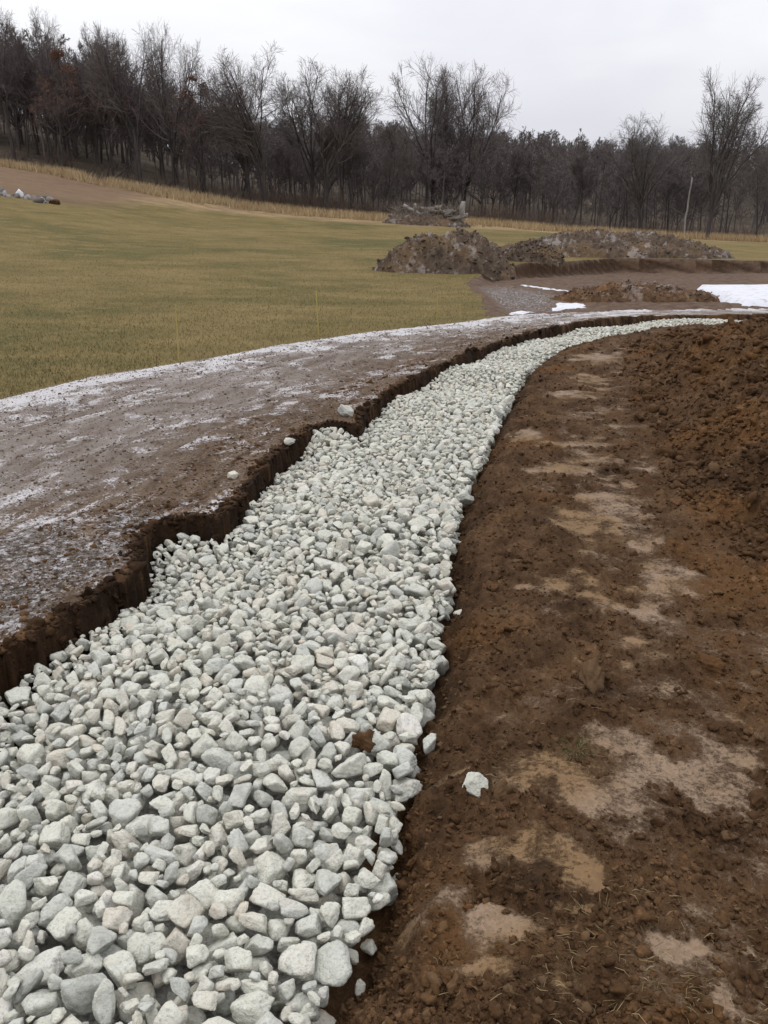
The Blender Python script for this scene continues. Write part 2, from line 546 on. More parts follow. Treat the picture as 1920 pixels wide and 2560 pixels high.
# ------------------------------------------------------------------ plan of the site (metres, camera stands at 0,0)
GL = np.array([(-1.50, -1.0), (-1.45, 1.2), (-1.39, 2.31), (-1.47, 2.87), (-1.41, 3.01), (-1.35, 3.16), (-1.31, 3.33), (-1.24, 3.5), (-1.22, 3.65), (-1.17, 3.86),
               (-1.24, 4.15), (-1.27, 4.49), (-1.14, 4.56), (-0.94, 4.49), (-0.86, 4.8), (-0.79, 5.43), (-0.81, 5.75), (-0.67, 6.23), (-0.57, 6.87),
               (-0.42, 6.95), (-0.19, 6.72), (-0.16, 7.36), (0.1, 8.47), (0.36, 9.21), (1.0, 10.76), (1.81, 12.41), (2.78, 13.99), (3.84, 15.28),
               (5.0, 15.75), (6.6, 16.0), (9.5, 16.1)])
GR = np.array([(-0.40, -1.0), (-0.28, 1.15), (-0.14, 1.44), (-0.05, 1.58), (-0.02, 1.72), (0.03, 1.89), (0.04, 2.07), (0.07, 2.29), (0.1, 2.55), (0.17, 2.79),
               (0.22, 3.03), (0.23, 3.36), (0.32, 3.7), (0.32, 4.04), (0.39, 4.51), (0.5, 5.08), (0.6, 5.58), (0.78, 6.31), (1.03, 7.42), (1.34, 8.69),
               (1.71, 10.12), (2.32, 11.61), (3.1, 12.78), (4.25, 13.88), (5.35, 14.55), (6.6, 14.95), (9.6, 15.1)])
CL = np.array([(-0.9, -3.0), (-0.9, 1.0), (-0.65, 2.5), (-0.5, 3.6), (-0.4, 4.6), (-0.1, 5.6), (0.2, 6.8), (0.6, 8.4), (1.1, 9.9), (1.8, 11.4), (2.8, 13.1),
               (4.1, 14.5), (5.4, 15.25), (7.0, 15.5), (9.6, 15.6), (30.0, 16.0), (70, 17)])
FE = np.array([(-7.0, -6.0), (-5.6, 1.0), (-4.9, 4.6), (-4.28, 6.81), (-3.68, 8.07), (-3.21, 9.37), (-2.41, 10.36), (-1.47, 11.88), (-0.21, 13.47), (1.35, 14.86), (2.15, 15.77),
               (3.86, 17.2), (5.2, 17.75), (6.6, 17.85), (8.0, 17.8), (14.0, 18.2), (30.0, 19.5), (70.0, 22.0)])
EX = np.array([(2.0, 15.9), (2.2, 19.0), (2.24, 23.5), (3.2, 28.0), (5.0, 31.0), (9.0, 34.5), (14.0, 34.0), (22.0, 32.5), (45.0, 32.0), (45.0, 20.0), (30.0, 19.0), (14.0, 17.8),
               (8.0, 17.4), (6.6, 17.45), (5.2, 17.35), (3.86, 16.8)])
SP = np.array([(3.2, 11.6), (4.2, 12.9), (5.4, 13.9), (9.0, 14.6), (14.0, 14.8), (14.0, -1.0), (2.3, -1.0), (1.95, 2.0), (1.75, 3.5), (1.72, 4.8), (1.9, 5.8), (2.3, 8.0), (2.8, 10.0)])
HX = np.array([-140, -60, -33.5, -27, -21.4, -11.3, -3.9, 1.4, 10.3, 15.7, 24.7, 33.7, 60, 140.])
HZ = np.array([11.0, 9.2, 6.3, 5.6, 4.6, 3.05, 2.45, 2.1, 1.6, 1.1, .52, .07, -.3, -.6])
PATCH = [(2.59, 10.42, 0.34, 0.37), (2.16, 8.91, 0.15, 0.39), (1.77, 8.08, 0.2, 0.18), (1.08, 6.45, 0.13, 0.27), (1.38, 6.16, 0.24, 0.11), (1.45, 5.71, 0.19, 0.12), (1.18, 5.47, 0.21, 0.16), (1.3, 4.83, 0.19, 0.12),
         (1.1, 4.45, 0.16, 0.23), (1.32, 4.61, 0.16, 0.25), (1.32, 4.06, 0.1, 0.11), (1.22, 4.3, 0.1, 0.1), (1.32, 3.62, 0.13, 0.19), (1.1, 3.27, 0.06, 0.09), (0.94, 3.37, 0.06, 0.1), (0.79, 3.62, 0.07, 0.09),
         (0.64, 3.57, 0.04, 0.06), (0.89, 2.8, 0.04, 0.05), (0.55, 2.07, 0.08, 0.15), (0.44, 2.16, 0.09, 0.11), (0.8, 2.14, 0.09, 0.11), (0.7, 2.3, 0.09, 0.1), (1.0, 2.14, 0.09, 0.14), (0.91, 2.03, 0.04, 0.09),
         (0.22, 2.25, 0.07, 0.04), (0.27, 1.84, 0.06, 0.05), (0.15, 1.7, 0.06, 0.06), (0.42, 1.84, 0.07, 0.07), (0.51, 1.76, 0.06, 0.07), (0.28, 1.58, 0.08, 0.05), (0.22, 1.46, 0.06, 0.04), (0.64, 1.49, 0.06, 0.04),
         (1.09, 2.21, 0.08, 0.06), (0.47, 1.62, 0.06, 0.03), (0.06, 1.65, 0.04, 0.04)]
FROST = [(-1.68, 3.45, .28, .35), (-1.55, 3.95, .30, .40), (-1.42, 4.50, .22, .24), (-1.85, 4.2, .25, .4), (-2.1, 3.4, .35, .5)]


def pline(x, y, PL, want_t=False):
    best = np.full(x.shape, 1e9)
    bt = np.zeros(x.shape)
    acc = 0.0
    for (ax, ay), (bx, by) in zip(PL[:-1], PL[1:]):
        dx, dy = bx - ax, by - ay
        L = math.hypot(dx, dy)
        t = np.clip(((x - ax) * dx + (y - ay) * dy) / (L * L), 0, 1)
        d = (x - ax - t * dx) ** 2 + (y - ay - t * dy) ** 2
        if want_t:
            s = d < best
            bt = np.where(s, acc + t * L, bt)
        best = np.minimum(best, d)
        acc += L
    return (np.sqrt(best), bt) if want_t else np.sqrt(best)


def inpoly(x, y, PG):
    c = np.zeros(x.shape, bool)
    n = len(PG)
    for i in range(n):
        x1, y1 = PG[i]
        x2, y2 = PG[(i + 1) % n]
        if y1 == y2:
            continue
        s = ((y1 > y) != (y2 > y)) & (x < (x2 - x1) * (y - y1) / (y2 - y1) + x1)
        c ^= s
    return c


CHP = np.concatenate([GL, GR[::-1]])
LEFT_OF_CL = np.concatenate([CL, [(70, 400), (-400, 400), (-400, -3.0)]])
FIELDP = np.concatenate([FE, [(400, 25), (400, 900), (-900, 900), (-900, -6.0)]])


def land(x, y, fine=True):
    """height of the ground and its covers"""
    x = np.asarray(x, float)
    y = np.asarray(y, float)
    r = np.hypot(x, y)
    near = r < 60
    o = {}
    wx_ = x + np.where(near, 0.075 * fbm(x, y, 2.6, 4, 0.65, 1) + 0.055 * fbm(x, y, 8.0, 4, .7, 3) + .022 * pn(x * 19, y * 19, 5), 0)
    wy_ = y + np.where(near, 0.075 * fbm(x, y, 2.6, 4, 0.65, 2) + 0.055 * fbm(x, y, 8.0, 4, .7, 4) + .022 * pn(x * 19, y * 19, 6), 0)
    inch = inpoly(wx_, wy_, CHP)
    dGL = pline(wx_, wy_, GL)
    dGR = pline(wx_, wy_, GR)
    left = inpoly(x, y, LEFT_OF_CL)
    dcl, tcl = pline(x, y, CL, True)
    infield = inpoly(x, y, FIELDP)
    dFE = pline(x, y, FE) * np.where(infield, 1, -1)
    inex = inpoly(x + .3 * fbm(x, y, .7, 3, .5, 6), y + .3 * fbm(x, y, .7, 3, .5, 7), EX)
    dEX = pline(x, y, np.concatenate([EX, EX[:1]]))
    insp = inpoly(x, y, SP)
    dSP = pline(x, y, SP[[5, 6, 7, 8, 9, 10, 11, 12, 0, 1, 2, 3, 4]]) * np.where(insp, 1, -1)
    # far relief
    Hx = np.interp(x, HX, HZ)
    g = np.clip(dFE / 66.0, 0, 1) ** 1.25
    zf = Hx * g
    az = x / np.maximum(y, 1.0)
    crest = np.interp(az, [-.6, -.45, -.28, -.14, .1, .22, .33, .45, .6], [28, 25, 19.5, 12.5, 12.5, 11.5, 10, 12, 12.5])
    pw = np.interp(az, [-.4, 0, .3], [.85, 1.3, 1.7])
    tt = np.clip((y - 80) / 120.0, 0, 1)
    zf = zf + (crest - Hx) * tt ** pw * (1 + 0.0 * x)
    zf = zf + ss(y, 80, 110) * 0.5 * fbm(x, y, 0.05, 3, .5, 9) + np.where(infield, 0.12 * fbm(x, y, 0.10, 3, .5, 10) * ss(dFE, 0, 8), 0)
    z = zf
    if fine:
        z = z + np.where(infield & near, 0.03 * fbm(x, y, 1.1, 4, .6, 12) * ss(dFE, -.1, .6), 0)
    # excavated flat
    exw = np.where(inex, ss(dEX, 0.0, 0.45), 0)
    rough_ex = 0.10 * fbm(x, y, .5, 5, .6, 14) + 0.05 * fbm(x, y, 2.5, 4, .65, 15) + 0.02
    z = z * (1 - exw) + rough_ex * exw - (0.05 + 0.16 * ss(y, 24, 33)) * exw
    # track: shallow ruts that follow it
    road = (left & ~infield & ~inch)
    rw = np.where(road, 1.0, 0.0)
    rut = 0.030 * pn(tcl * 0.35, dFE * 2.6, 20) + 0.020 * pn(tcl * 0.9, dFE * 6.0, 21) - 0.045 * np.exp(-((dFE + .75 + .1 * pn(tcl * .3, 0 * x, 24)) / .17) ** 2) - 0.045 * np.exp(-((dFE + 2.05 + .1 * pn(tcl * .3, 0 * x + 5, 24)) / .19) ** 2)
    edge_l = ss(dGL, 0, 0.8)
    z = z + np.where(road, rut * edge_l + 0.016 * fbm(x, y, 7.0, 4, .65, 22), 0)
    z = z + np.where(road, (1 - ss(dGL, 0.0, .9)) * (0.02 + 0.03 * fbm(x, y, 2.0, 3, .5, 23)), 0)
    # right bank and spoil
    right = ~left & ~inch & ~infield
    patch = np.zeros_like(x)
    nearb = right & (r < 16)
    if nearb.any():
        xb, yb = x[nearb], y[nearb]
        xw = xb + .10 * fbm(xb, yb, 5.0, 4, .6, 30)
        yw = yb + .10 * fbm(xb, yb, 5.0, 4, .6, 31)
        pp = np.zeros_like(xb)
        for (cx, cy, a, b_) in PATCH:
            pp = np.maximum(pp, 1.15 - (((xw - cx) / (a * 1.35)) ** 2 + ((yw - cy) / (b_ * 1.25)) ** 2) * 0.75)
        band = 0.85 * np.exp(-((dGR[nearb] - .85) / .55) ** 2) * (0.5 + 1.2 * fbm(xb, yb, 3.0, 4, .6, 33))
        pp = np.maximum(pp, band)
        pp = pp + .9 * fbm(xb * .8 + yb * .5, yb * .55 - xb * .3, 7.0, 4, .65, 35) * (pp > 0.02)
        pp = np.clip(pp, 0, 1) * (1 - ss(dSP[nearb], -.1, .25))
        patch[nearb] = pp
        b1 = np.abs(fbm(xb, yb, 4.0, 3, .55, 40))
        lump = 0.060 * fbm(xb, yb, 3.3, 3, .55, 41) + 0.070 * (0.35 - np.abs(fbm(xb, yb, 10.0, 3, .6, 42))) + 0.032 * fbm(xb, yb, 22.0, 3, .65, 43)
        lump = lump * (1 - .82 * ss(pp, .25, .6)) + 0.008 * ss(pp, .3, .7)
        sp = ss(dSP[nearb], -.25, .7)
        cl_ = 0.20 * (0.30 - np.abs(fbm(xb, yb, 1.3, 3, .55, 44))) + 0.07 * (.25 - np.abs(fbm(xb, yb, 4.2, 3, .6, 45))) + 0.030 * fbm(xb, yb, 11., 3, .65, 46)
        lump = lump + sp * (cl_ * (2.0 - 1.2 * ss(yb, 9.5, 12.5)) + 0.40 * ss(dSP[nearb], 0, 1.2) * ss(yb, 2.2, 5.0) * (1 - .95 * ss(yb, 9.0, 12.0)))
        lump = lump + 0.05 * ss(dGR[nearb], 0.05, .5) + 0.03 * fbm(xb, yb, .8, 2, .5, 47)
        z[nearb] = z[nearb] + lump
    elif right.any():
        pass
    # trench
    wl = 0.03 + 0.06 * np.clip(0.4 + fbm(x, y, 1.9, 2, .5, 50), 0, 1) + .03 * np.clip(fbm(x, y, 14, 3, .6, 52), -.5, .5)
    floor = -0.240 + 0.035 * fbm(x, y, .9, 2, .5, 51) + 0.05 * np.exp(-((dGR) / .25) ** 2) - 0.02 * np.exp(-((dGL) / .2) ** 2)
    zl = floor + (z + .03 * fbm(x, y, 6, 4, .65, 53) * ss(dGL, .35, .05) - floor) * np.clip((dGL + .015) / (wl * .75), 0, 1)
    zr = floor + (z - floor) * ss(dGR, -.06, .17)
    z = np.where(inch, floor, np.where(left & (dGL < .4), zl, np.where(~left & (dGR < .4), zr, z)))
    cut = np.where(inex & (y > 26), (1 - ss(dEX, .25, .6)), 0) + np.where(left & ~inch, 1 - ss(dGL, wl * .8, wl * 1.25), 0) + np.where(~left & ~inch, .35 * (1 - ss(dGR, .1, .2)), 0) + np.where(inch & (dGL < dGR), 1 - ss(dGL, .05, .14), 0)  # where soil is darkened: trench wall and its foot, right lip, back ledge
    fr = np.zeros_like(x)
    for (cx, cy, a, b_) in FROST:
        fr = np.maximum(fr, 1.2 - ((wx_ - cx) / a) ** 2 - ((wy_ - cy) / b_) ** 2)
    fr = np.clip(fr, 0, 1) * (dGL > .08) * rw
    fr = np.maximum(fr, exw * np.clip(1.0 - np.hypot((x - 3.0) / 1.6, (y - 20.5) / 5.5), 0, .62))
    fr = np.maximum(fr, np.where(right & (r > 8), ss(dSP, 2.0, 3.0) * .75 * (fbm(x, y, .8, 3, .5, 60) > .1), 0))
    fw = ss(dFE + .14 * fbm(x, y, 3.0, 4, .65, 61), -.06, .10) * (1 - np.where(inex, ss(dEX, -.05, .12), 0)) * np.where(infield | (dFE > -.3), 1, 0)
    forest = np.where(inch, ss(np.minimum(dGL, dGR), .07, .14), ss(y + 3 * fbm(x, y, .1, 3, .5, 62), 78.5, 81.5))
    fw = fw * (1 - forest)
    o['z'] = z
    o['cover'] = np.stack([fw, np.where(road | (left & ~inch & ~inex & (dFE < .3)), 1.0, 0.0), forest], -1)
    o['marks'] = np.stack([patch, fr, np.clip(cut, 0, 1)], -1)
    o['track'] = np.stack([tcl, np.where(left, dGL, 0), -dFE], -1)
    reg = np.full(x.shape, 3)
    reg[right & (dSP > 0) & (r < 60)] = 4
    reg[road] = 1
    reg[infield] = 2
    reg[inex] = 5
    reg[y > 80] = 6
    reg[inch | (left & (dGL < .1) & road) | (~left & (dGR < .08))] = 0
    o['region'] = reg
    return o


def gz(x, y):
    return land(np.atleast_1d(np.asarray(x, float)), np.atleast_1d(np.asarray(y, float)))['z']


# ------------------------------------------------------------------ ground sheet: a fan of rows, fine near the path, coarse far away
CX, CY = 0.0, -1.5
rad = [1.6]
while rad[-1] < 22:
    rad.append(rad[-1] * 1.0043)
while rad[-1] < 42:
    rad.append(rad[-1] * 1.0085)
while rad[-1] < 1500:
    rad.append(rad[-1] * (1.018 if rad[-1] < 260 else 1.12))
rad = np.array([0.02, 0.5, 1.0] + rad)
ang = np.concatenate([np.linspace(-180, -38, 26)[:-1], np.linspace(-38, 38, 520), np.linspace(38, 180, 26)[1:]])
AA, RR = np.meshgrid(np.radians(ang), rad)
GX, GY = CX + RR * np.sin(AA), CY + RR * np.cos(AA)
shp = GX.shape
G = land(GX.ravel(), GY.ravel())
GV = np.stack([GX.ravel(), GY.ravel(), G['z']], -1)
ii = np.arange(GX.size).reshape(shp)
Q = np.stack([ii[:-1, :-1], ii[1:, :-1], ii[1:, 1:], ii[:-1, 1:]], -1).reshape(-1, 4)[:, ::-1]
qreg = np.median(G['region'][Q], axis=1).astype(int)
qreg = G['region'][Q[:, 0]]


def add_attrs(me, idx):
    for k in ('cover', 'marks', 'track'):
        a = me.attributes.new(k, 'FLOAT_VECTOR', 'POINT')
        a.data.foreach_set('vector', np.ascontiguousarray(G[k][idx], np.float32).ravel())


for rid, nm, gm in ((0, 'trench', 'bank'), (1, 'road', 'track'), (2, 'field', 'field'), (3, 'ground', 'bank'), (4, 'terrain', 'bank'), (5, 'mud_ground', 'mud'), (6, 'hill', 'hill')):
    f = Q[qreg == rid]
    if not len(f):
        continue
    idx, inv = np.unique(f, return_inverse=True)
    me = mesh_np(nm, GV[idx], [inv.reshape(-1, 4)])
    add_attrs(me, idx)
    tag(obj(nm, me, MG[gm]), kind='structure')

# ------------------------------------------------------------------ crushed stone: dropped one by one into the trench
class Rock:
    def __init__(self, r):
        n = r.integers(3, 8)
        box = np.array([(1, 0, 0), (-1, 0, 0), (0, 1, 0), (0, -1, 0), (0, 0, 1), (0, 0, -1)], float) + r.normal(0, .24, (6, 3))
        nn = np.concatenate([box, r.normal(size=(n, 3))])
        self.n = nn / np.linalg.norm(nn, axis=1, keepdims=True)
        self.d = np.concatenate([r.uniform(0.50, 0.72, 6), r.uniform(0.46, 0.80, n)])
        self.ax = np.array([1.0, r.uniform(.50, .95), r.uniform(.36, .78)]) * 0.74
        self.ph = r.uniform(0, 50, 6)

    def shape(self, D, rough=1.0):
        q = D @ self.n.T
        lim = np.where(q > 0.08, self.d / np.maximum(q, 0.08), 9.0)
        lim = np.concatenate([lim, np.full((len(D), 1), 1.0)], 1)
        k = 90.0
        rr = -np.log(np.exp(-k * np.minimum(lim, 2.0)).sum(1)) / k
        ph = self.ph
        rr = rr + rough * (0.034 * np.sin(5 * D[:, 0] + ph[0]) * np.sin(5 * D[:, 1] + ph[1]) + 0.026 * np.sin(11 * D[:, 1] + ph[2]) * np.sin(10 * D[:, 2] + ph[3]))
        return D * rr[:, None] * self.ax


def rot3(r, tilt):
    e = Euler((r.normal(0, tilt), r.normal(0, tilt), r.uniform(0, 2 * math.pi)), 'XYZ')
    return np.array(e.to_matrix())


RES = 0.009
NP = 520
protos = []
srng = np.random.default_rng(21)
for i in range(NP):
    rk = Rock(srng)
    size = float(np.clip(srng.lognormal(math.log(0.066), 0.28), 0.038, 0.118)) if i < 420 else float(srng.uniform(.026, .046))
    Mx = rot3(srng, 0.55)
    hv = rk.shape(ICO[5][0]) @ Mx.T * size
    c = np.round(hv[:, :2] / RES).astype(int)
    lo = c.min(0)
    wv = c.max(0) - lo + 1
    low = np.full(wv, 9.0)
    up = np.full(wv, -9.0)
    np.minimum.at(low, (c[:, 0] - lo[0], c[:, 1] - lo[1]), hv[:, 2])
    np.maximum.at(up, (c[:, 0] - lo[0], c[:, 1] - lo[1]), hv[:, 2])
    protos.append(dict(rock=rk, M=Mx, size=size, lo=lo, low=low, up=up, mask=low < 8, zmin=hv[:, 2].min()))

X0, Y0, X1, Y1 = -2.2, 0.9, 9.6, 18.0
cgx, cgy = np.arange(X0, X1 + .04, .04), np.arange(Y0, Y1 + .04, .04)
CGX, CGY = np.meshgrid(cgx, cgy, indexing='ij')
cz = land(CGX.ravel(), CGY.ravel())['z'].reshape(CGX.shape)
nx, ny = int((X1 - X0) / RES), int((Y1 - Y0) / RES)
fxi = np.clip(np.arange(nx) * RES / .04, 0, len(cgx) - 1.001)
fyi = np.clip(np.arange(ny) * RES / .04, 0, len(cgy) - 1.001)
ix0, iy0 = fxi.astype(int), fyi.astype(int)
tx, ty = (fxi - ix0)[:, None], (fyi - iy0)[None, :]
HM = (cz[np.ix_(ix0, iy0)] * (1 - tx) * (1 - ty) + cz[np.ix_(ix0 + 1, iy0)] * tx * (1 - ty)
      + cz[np.ix_(ix0, iy0 + 1)] * (1 - tx) * ty + cz[np.ix_(ix0 + 1, iy0 + 1)] * tx * ty)
NCAND = 60000
cx_, cy_ = srng.uniform(X0 + .2, X1 - .2, NCAND * 60), srng.uniform(Y0 + .2, Y1 - .2, NCAND * 60)
inn = inpoly(cx_, cy_, CHP)
cx_, cy_ = cx_[inn], cy_[inn]
placed = []
dlc = pline(cx_, cy_, GL)
sfc = -0.085 - 0.055 * np.exp(-(dlc / .34) ** 2) + 0.06 * np.exp(-(((cx_ + 1.1) / .3) ** 2 + ((cy_ - 4.5) / .3) ** 2)) + 0.10 * np.exp(-(((cx_ + .48) / .3) ** 2 + ((cy_ - 6.85) / .35) ** 2)) + 0.04 * np.sin(cx_ * 1.7 + cy_ * .9) * np.sin(cy_ * 1.1) + .02 * np.sin(cy_ * 3.1 + cx_ * 2)
ci = 0
phase = 0
NST = 34000
while len(placed) < NST and ci + 6 < len(cx_):
    if phase == 0 and ci > 0.55 * len(cx_):
        phase = 1
    best = None
    for _ in range(3 if phase == 0 else 5):
        p = protos[srng.integers(420)] if phase == 0 else protos[srng.integers(420, NP)]
        x, y, sf = cx_[ci], cy_[ci], sfc[ci]
        ci += 1
        if HM[int((x - X0) / RES), int((y - Y0) / RES)] > sf + .04:
            continue
        i0 = int((x - X0) / RES) + p['lo'][0]
        j0 = int((y - Y0) / RES) + p['lo'][1]
        a, b_ = p['low'].shape
        if i0 < 0 or j0 < 0 or i0 + a >= nx or j0 + b_ >= ny:
            continue
        diff = (HM[i0:i0 + a, j0:j0 + b_] - p['low'])[p['mask']]
        kth = max(0, int(len(diff) * 0.88) - 1)
        z = float(np.partition(diff, kth)[kth])
        if best is None or z + p['zmin'] < best[0]:
            best = (z + p['zmin'], z, x, y, i0, j0, p, sf)
    if best is None:
        continue
    _, z, x, y, i0, j0, p, sf = best
    if z > sf + (0.045 if phase == 0 else 0.02 + 0.04 * srng.random() ** 2):
        continue
    a, b_ = p['up'].shape
    sl = HM[i0:i0 + a, j0:j0 + b_]
    np.maximum(sl, np.where(p['mask'], z + p['up'], -9), out=sl)
    placed.append((x, y, z, p, i0, j0))

keep = []
for (x, y, z, p, i0, j0) in placed:
    a, b_ = p['up'].shape
    vis = (HM[i0:i0 + a, j0:j0 + b_] <= z + p['up'] + 0.004) & p['mask']
    frac = vis.sum() / max(1, p['mask'].sum())
    if frac < 0.04:
        continue
    d = math.sqrt(x * x + y * y + (1.6 - z) ** 2)
    depth = y * math.cos(R(18.68)) + (1.6 - z) * math.sin(R(18.68))
    upv = -(y * math.sin(R(18.68)) - (1.6 - z) * math.cos(R(18.68)))
    inside = abs(x) / depth < 0.44 and upv / depth < 0.585
    score = frac * (p['size'] / d) ** 2 if inside else 0
    keep.append((score, x, y, z, p, d))
keep.sort(key=lambda k: -k[0])

bed = empty('gravel_bed', (0, 0, 0))
tag(bed, 'pale grey crushed limestone filling the curved drainage trench', kind='structure')
for (s, x, y, z, p, d) in keep[:300]:
    me = p.get('mesh')
    if me is None:
        V = p['rock'].shape(ICO[4][0]) @ p['M'].T * p['size']
        me = p['mesh'] = mesh_np('stone', V, [ICO[4][1]])
        me.materials.append(M_STONE)
    obj('stone', me, None, bed, (x, y, z))
lods = {4: [], 3: [], 2: [], 1: []}
for (s, x, y, z, p, d) in keep[300:]:
    lv = 4 if d < 2.1 else (3 if d < 4.2 else (2 if d < 9 else 1))
    if p['size'] < .046:
        lv = min(lv, 3 if d < 2.6 else 2)
    key = ('V', lv)
    if key not in p:
        p[key] = p['rock'].shape(ICO[lv][0]) @ p['M'].T * p['size']
    lods[lv].append(p[key] + np.array([x, y, z]))
Vs, Fs, off, sm = [], [], 0, []
for lv, lst in lods.items():
    nv, Fi = len(ICO[lv][0]), ICO[lv][1]
    Vs.append(np.concatenate(lst))
    Fs.append((Fi[None] + (off + np.arange(len(lst)) * nv)[:, None, None]).reshape(-1, 3))
    off += nv * len(lst)
    sm.append(np.full(len(lst) * len(Fi), lv > 2))
gme = mesh_np('gravel', np.concatenate(Vs), [np.concatenate(Fs)])
gme.polygons.foreach_set('use_smooth', np.concatenate(sm))
tag(obj('gravel', gme, M_STONE, bed), kind='stuff')

print('STONES placed', len(placed), 'kept', len(keep), [(k, len(v)) for k, v in lods.items()], file=sys.stderr)


def top_z(x, y):
    i, j = int((x - X0) / RES), int((y - Y0) / RES)
    return float(HM[i, j])


# stones that rolled out of the trench
def loose(x, y, size, label, seed, sink=.18):
    r = np.random.default_rng(seed)
    rk = Rock(r)
    V = rk.shape(ICO[4][0]) @ rot3(r, .4).T * size
    z = float(gz(x, y)[0])
    V[:, 2] -= V[:, 2].min()
    o = obj('stone', mesh_np('stone', V, [ICO[4][1]]), M_STONE, None, (x, y, z - sink * size))
    tag(o, label, 'stone', 'stones that rolled out of the trench')


loose(0.262, 2.10, 0.072, 'pale grey stone lying alone on the brown dirt bank', 5)
loose(0.155, 2.46, 0.062, 'small pale stone on the bank lip just behind the lone stone', 6)
loose(0.365, 3.60, 0.07, 'flat pale stone halfway along the right edge of the gravel', 7)
loose(-0.72, 6.30, 0.085, 'left one of two pale stones on the track edge beside the gravel spur', 8)
loose(-0.60, 6.34, 0.08, 'right one of two pale stones on the track edge beside the gravel spur', 9)
loose(-1.00, 5.40, 0.075, 'pale flat stone half sunk in the track edge above the dark cut', 10, .35)
loose(-0.33, 7.25, 0.12, 'widest pale stone on the far track edge where the trench narrows', 12, .3)


# ------------------------------------------------------------------ trees without leaves
def grow(P, Rr, L, n, t0, t1, ang, asd, lf, k, wob, up, rf, r):
    """n children on each parent polyline; lf(t, parent length) gives their length"""
    N, kp, _ = P.shape
    t = (np.arange(n)[None, :] + r.uniform(0, 1, (N, n))) / n * (t1 - t0) + t0
    f = np.clip(t * (kp - 1), 0, kp - 1.001)
    i = f.astype(int)
    w_ = (f - i)[..., None]
    ni = np.arange(N)[:, None]
    base = P[ni, i] * (1 - w_) + P[ni, i + 1] * w_
    tan = P[ni, i + 1] - P[ni, i]
    tan = tan / (np.linalg.norm(tan, axis=-1, keepdims=True) + 1e-9)
    rad_ = Rr[ni, i] * (1 - w_[..., 0]) + Rr[ni, i + 1] * w_[..., 0]
    rv = r.normal(size=tan.shape)
    rv -= (rv * tan).sum(-1, keepdims=True) * tan
    rv /= np.linalg.norm(rv, axis=-1, keepdims=True) + 1e-9
    a = np.radians(r.normal(ang, asd, (N, n)))[..., None]
    d = tan * np.cos(a) + rv * np.sin(a)
    ln = lf(t, L[:, None]) * r.uniform(.75, 1.2, (N, n))
    base, d, ln, rad_ = base.reshape(-1, 3), d.reshape(-1, 3), ln.reshape(-1), rad_.reshape(-1)
    out = np.zeros((len(base), k, 3))
    out[:, 0] = base
    cur = d
    for q in range(1, k):
        cur = cur + r.normal(0, wob, cur.shape) + np.array([0, 0, up])
        cur = cur / np.linalg.norm(cur, axis=1, keepdims=True)
        out[:, q] = out[:, q - 1] + cur * (ln / (k - 1))[:, None]
    r0 = np.minimum(rad_ * rf, rad_ * .95)
    tp = np.linspace(1, .35, k)[None, :]
    return out, r0[:, None] * tp, ln


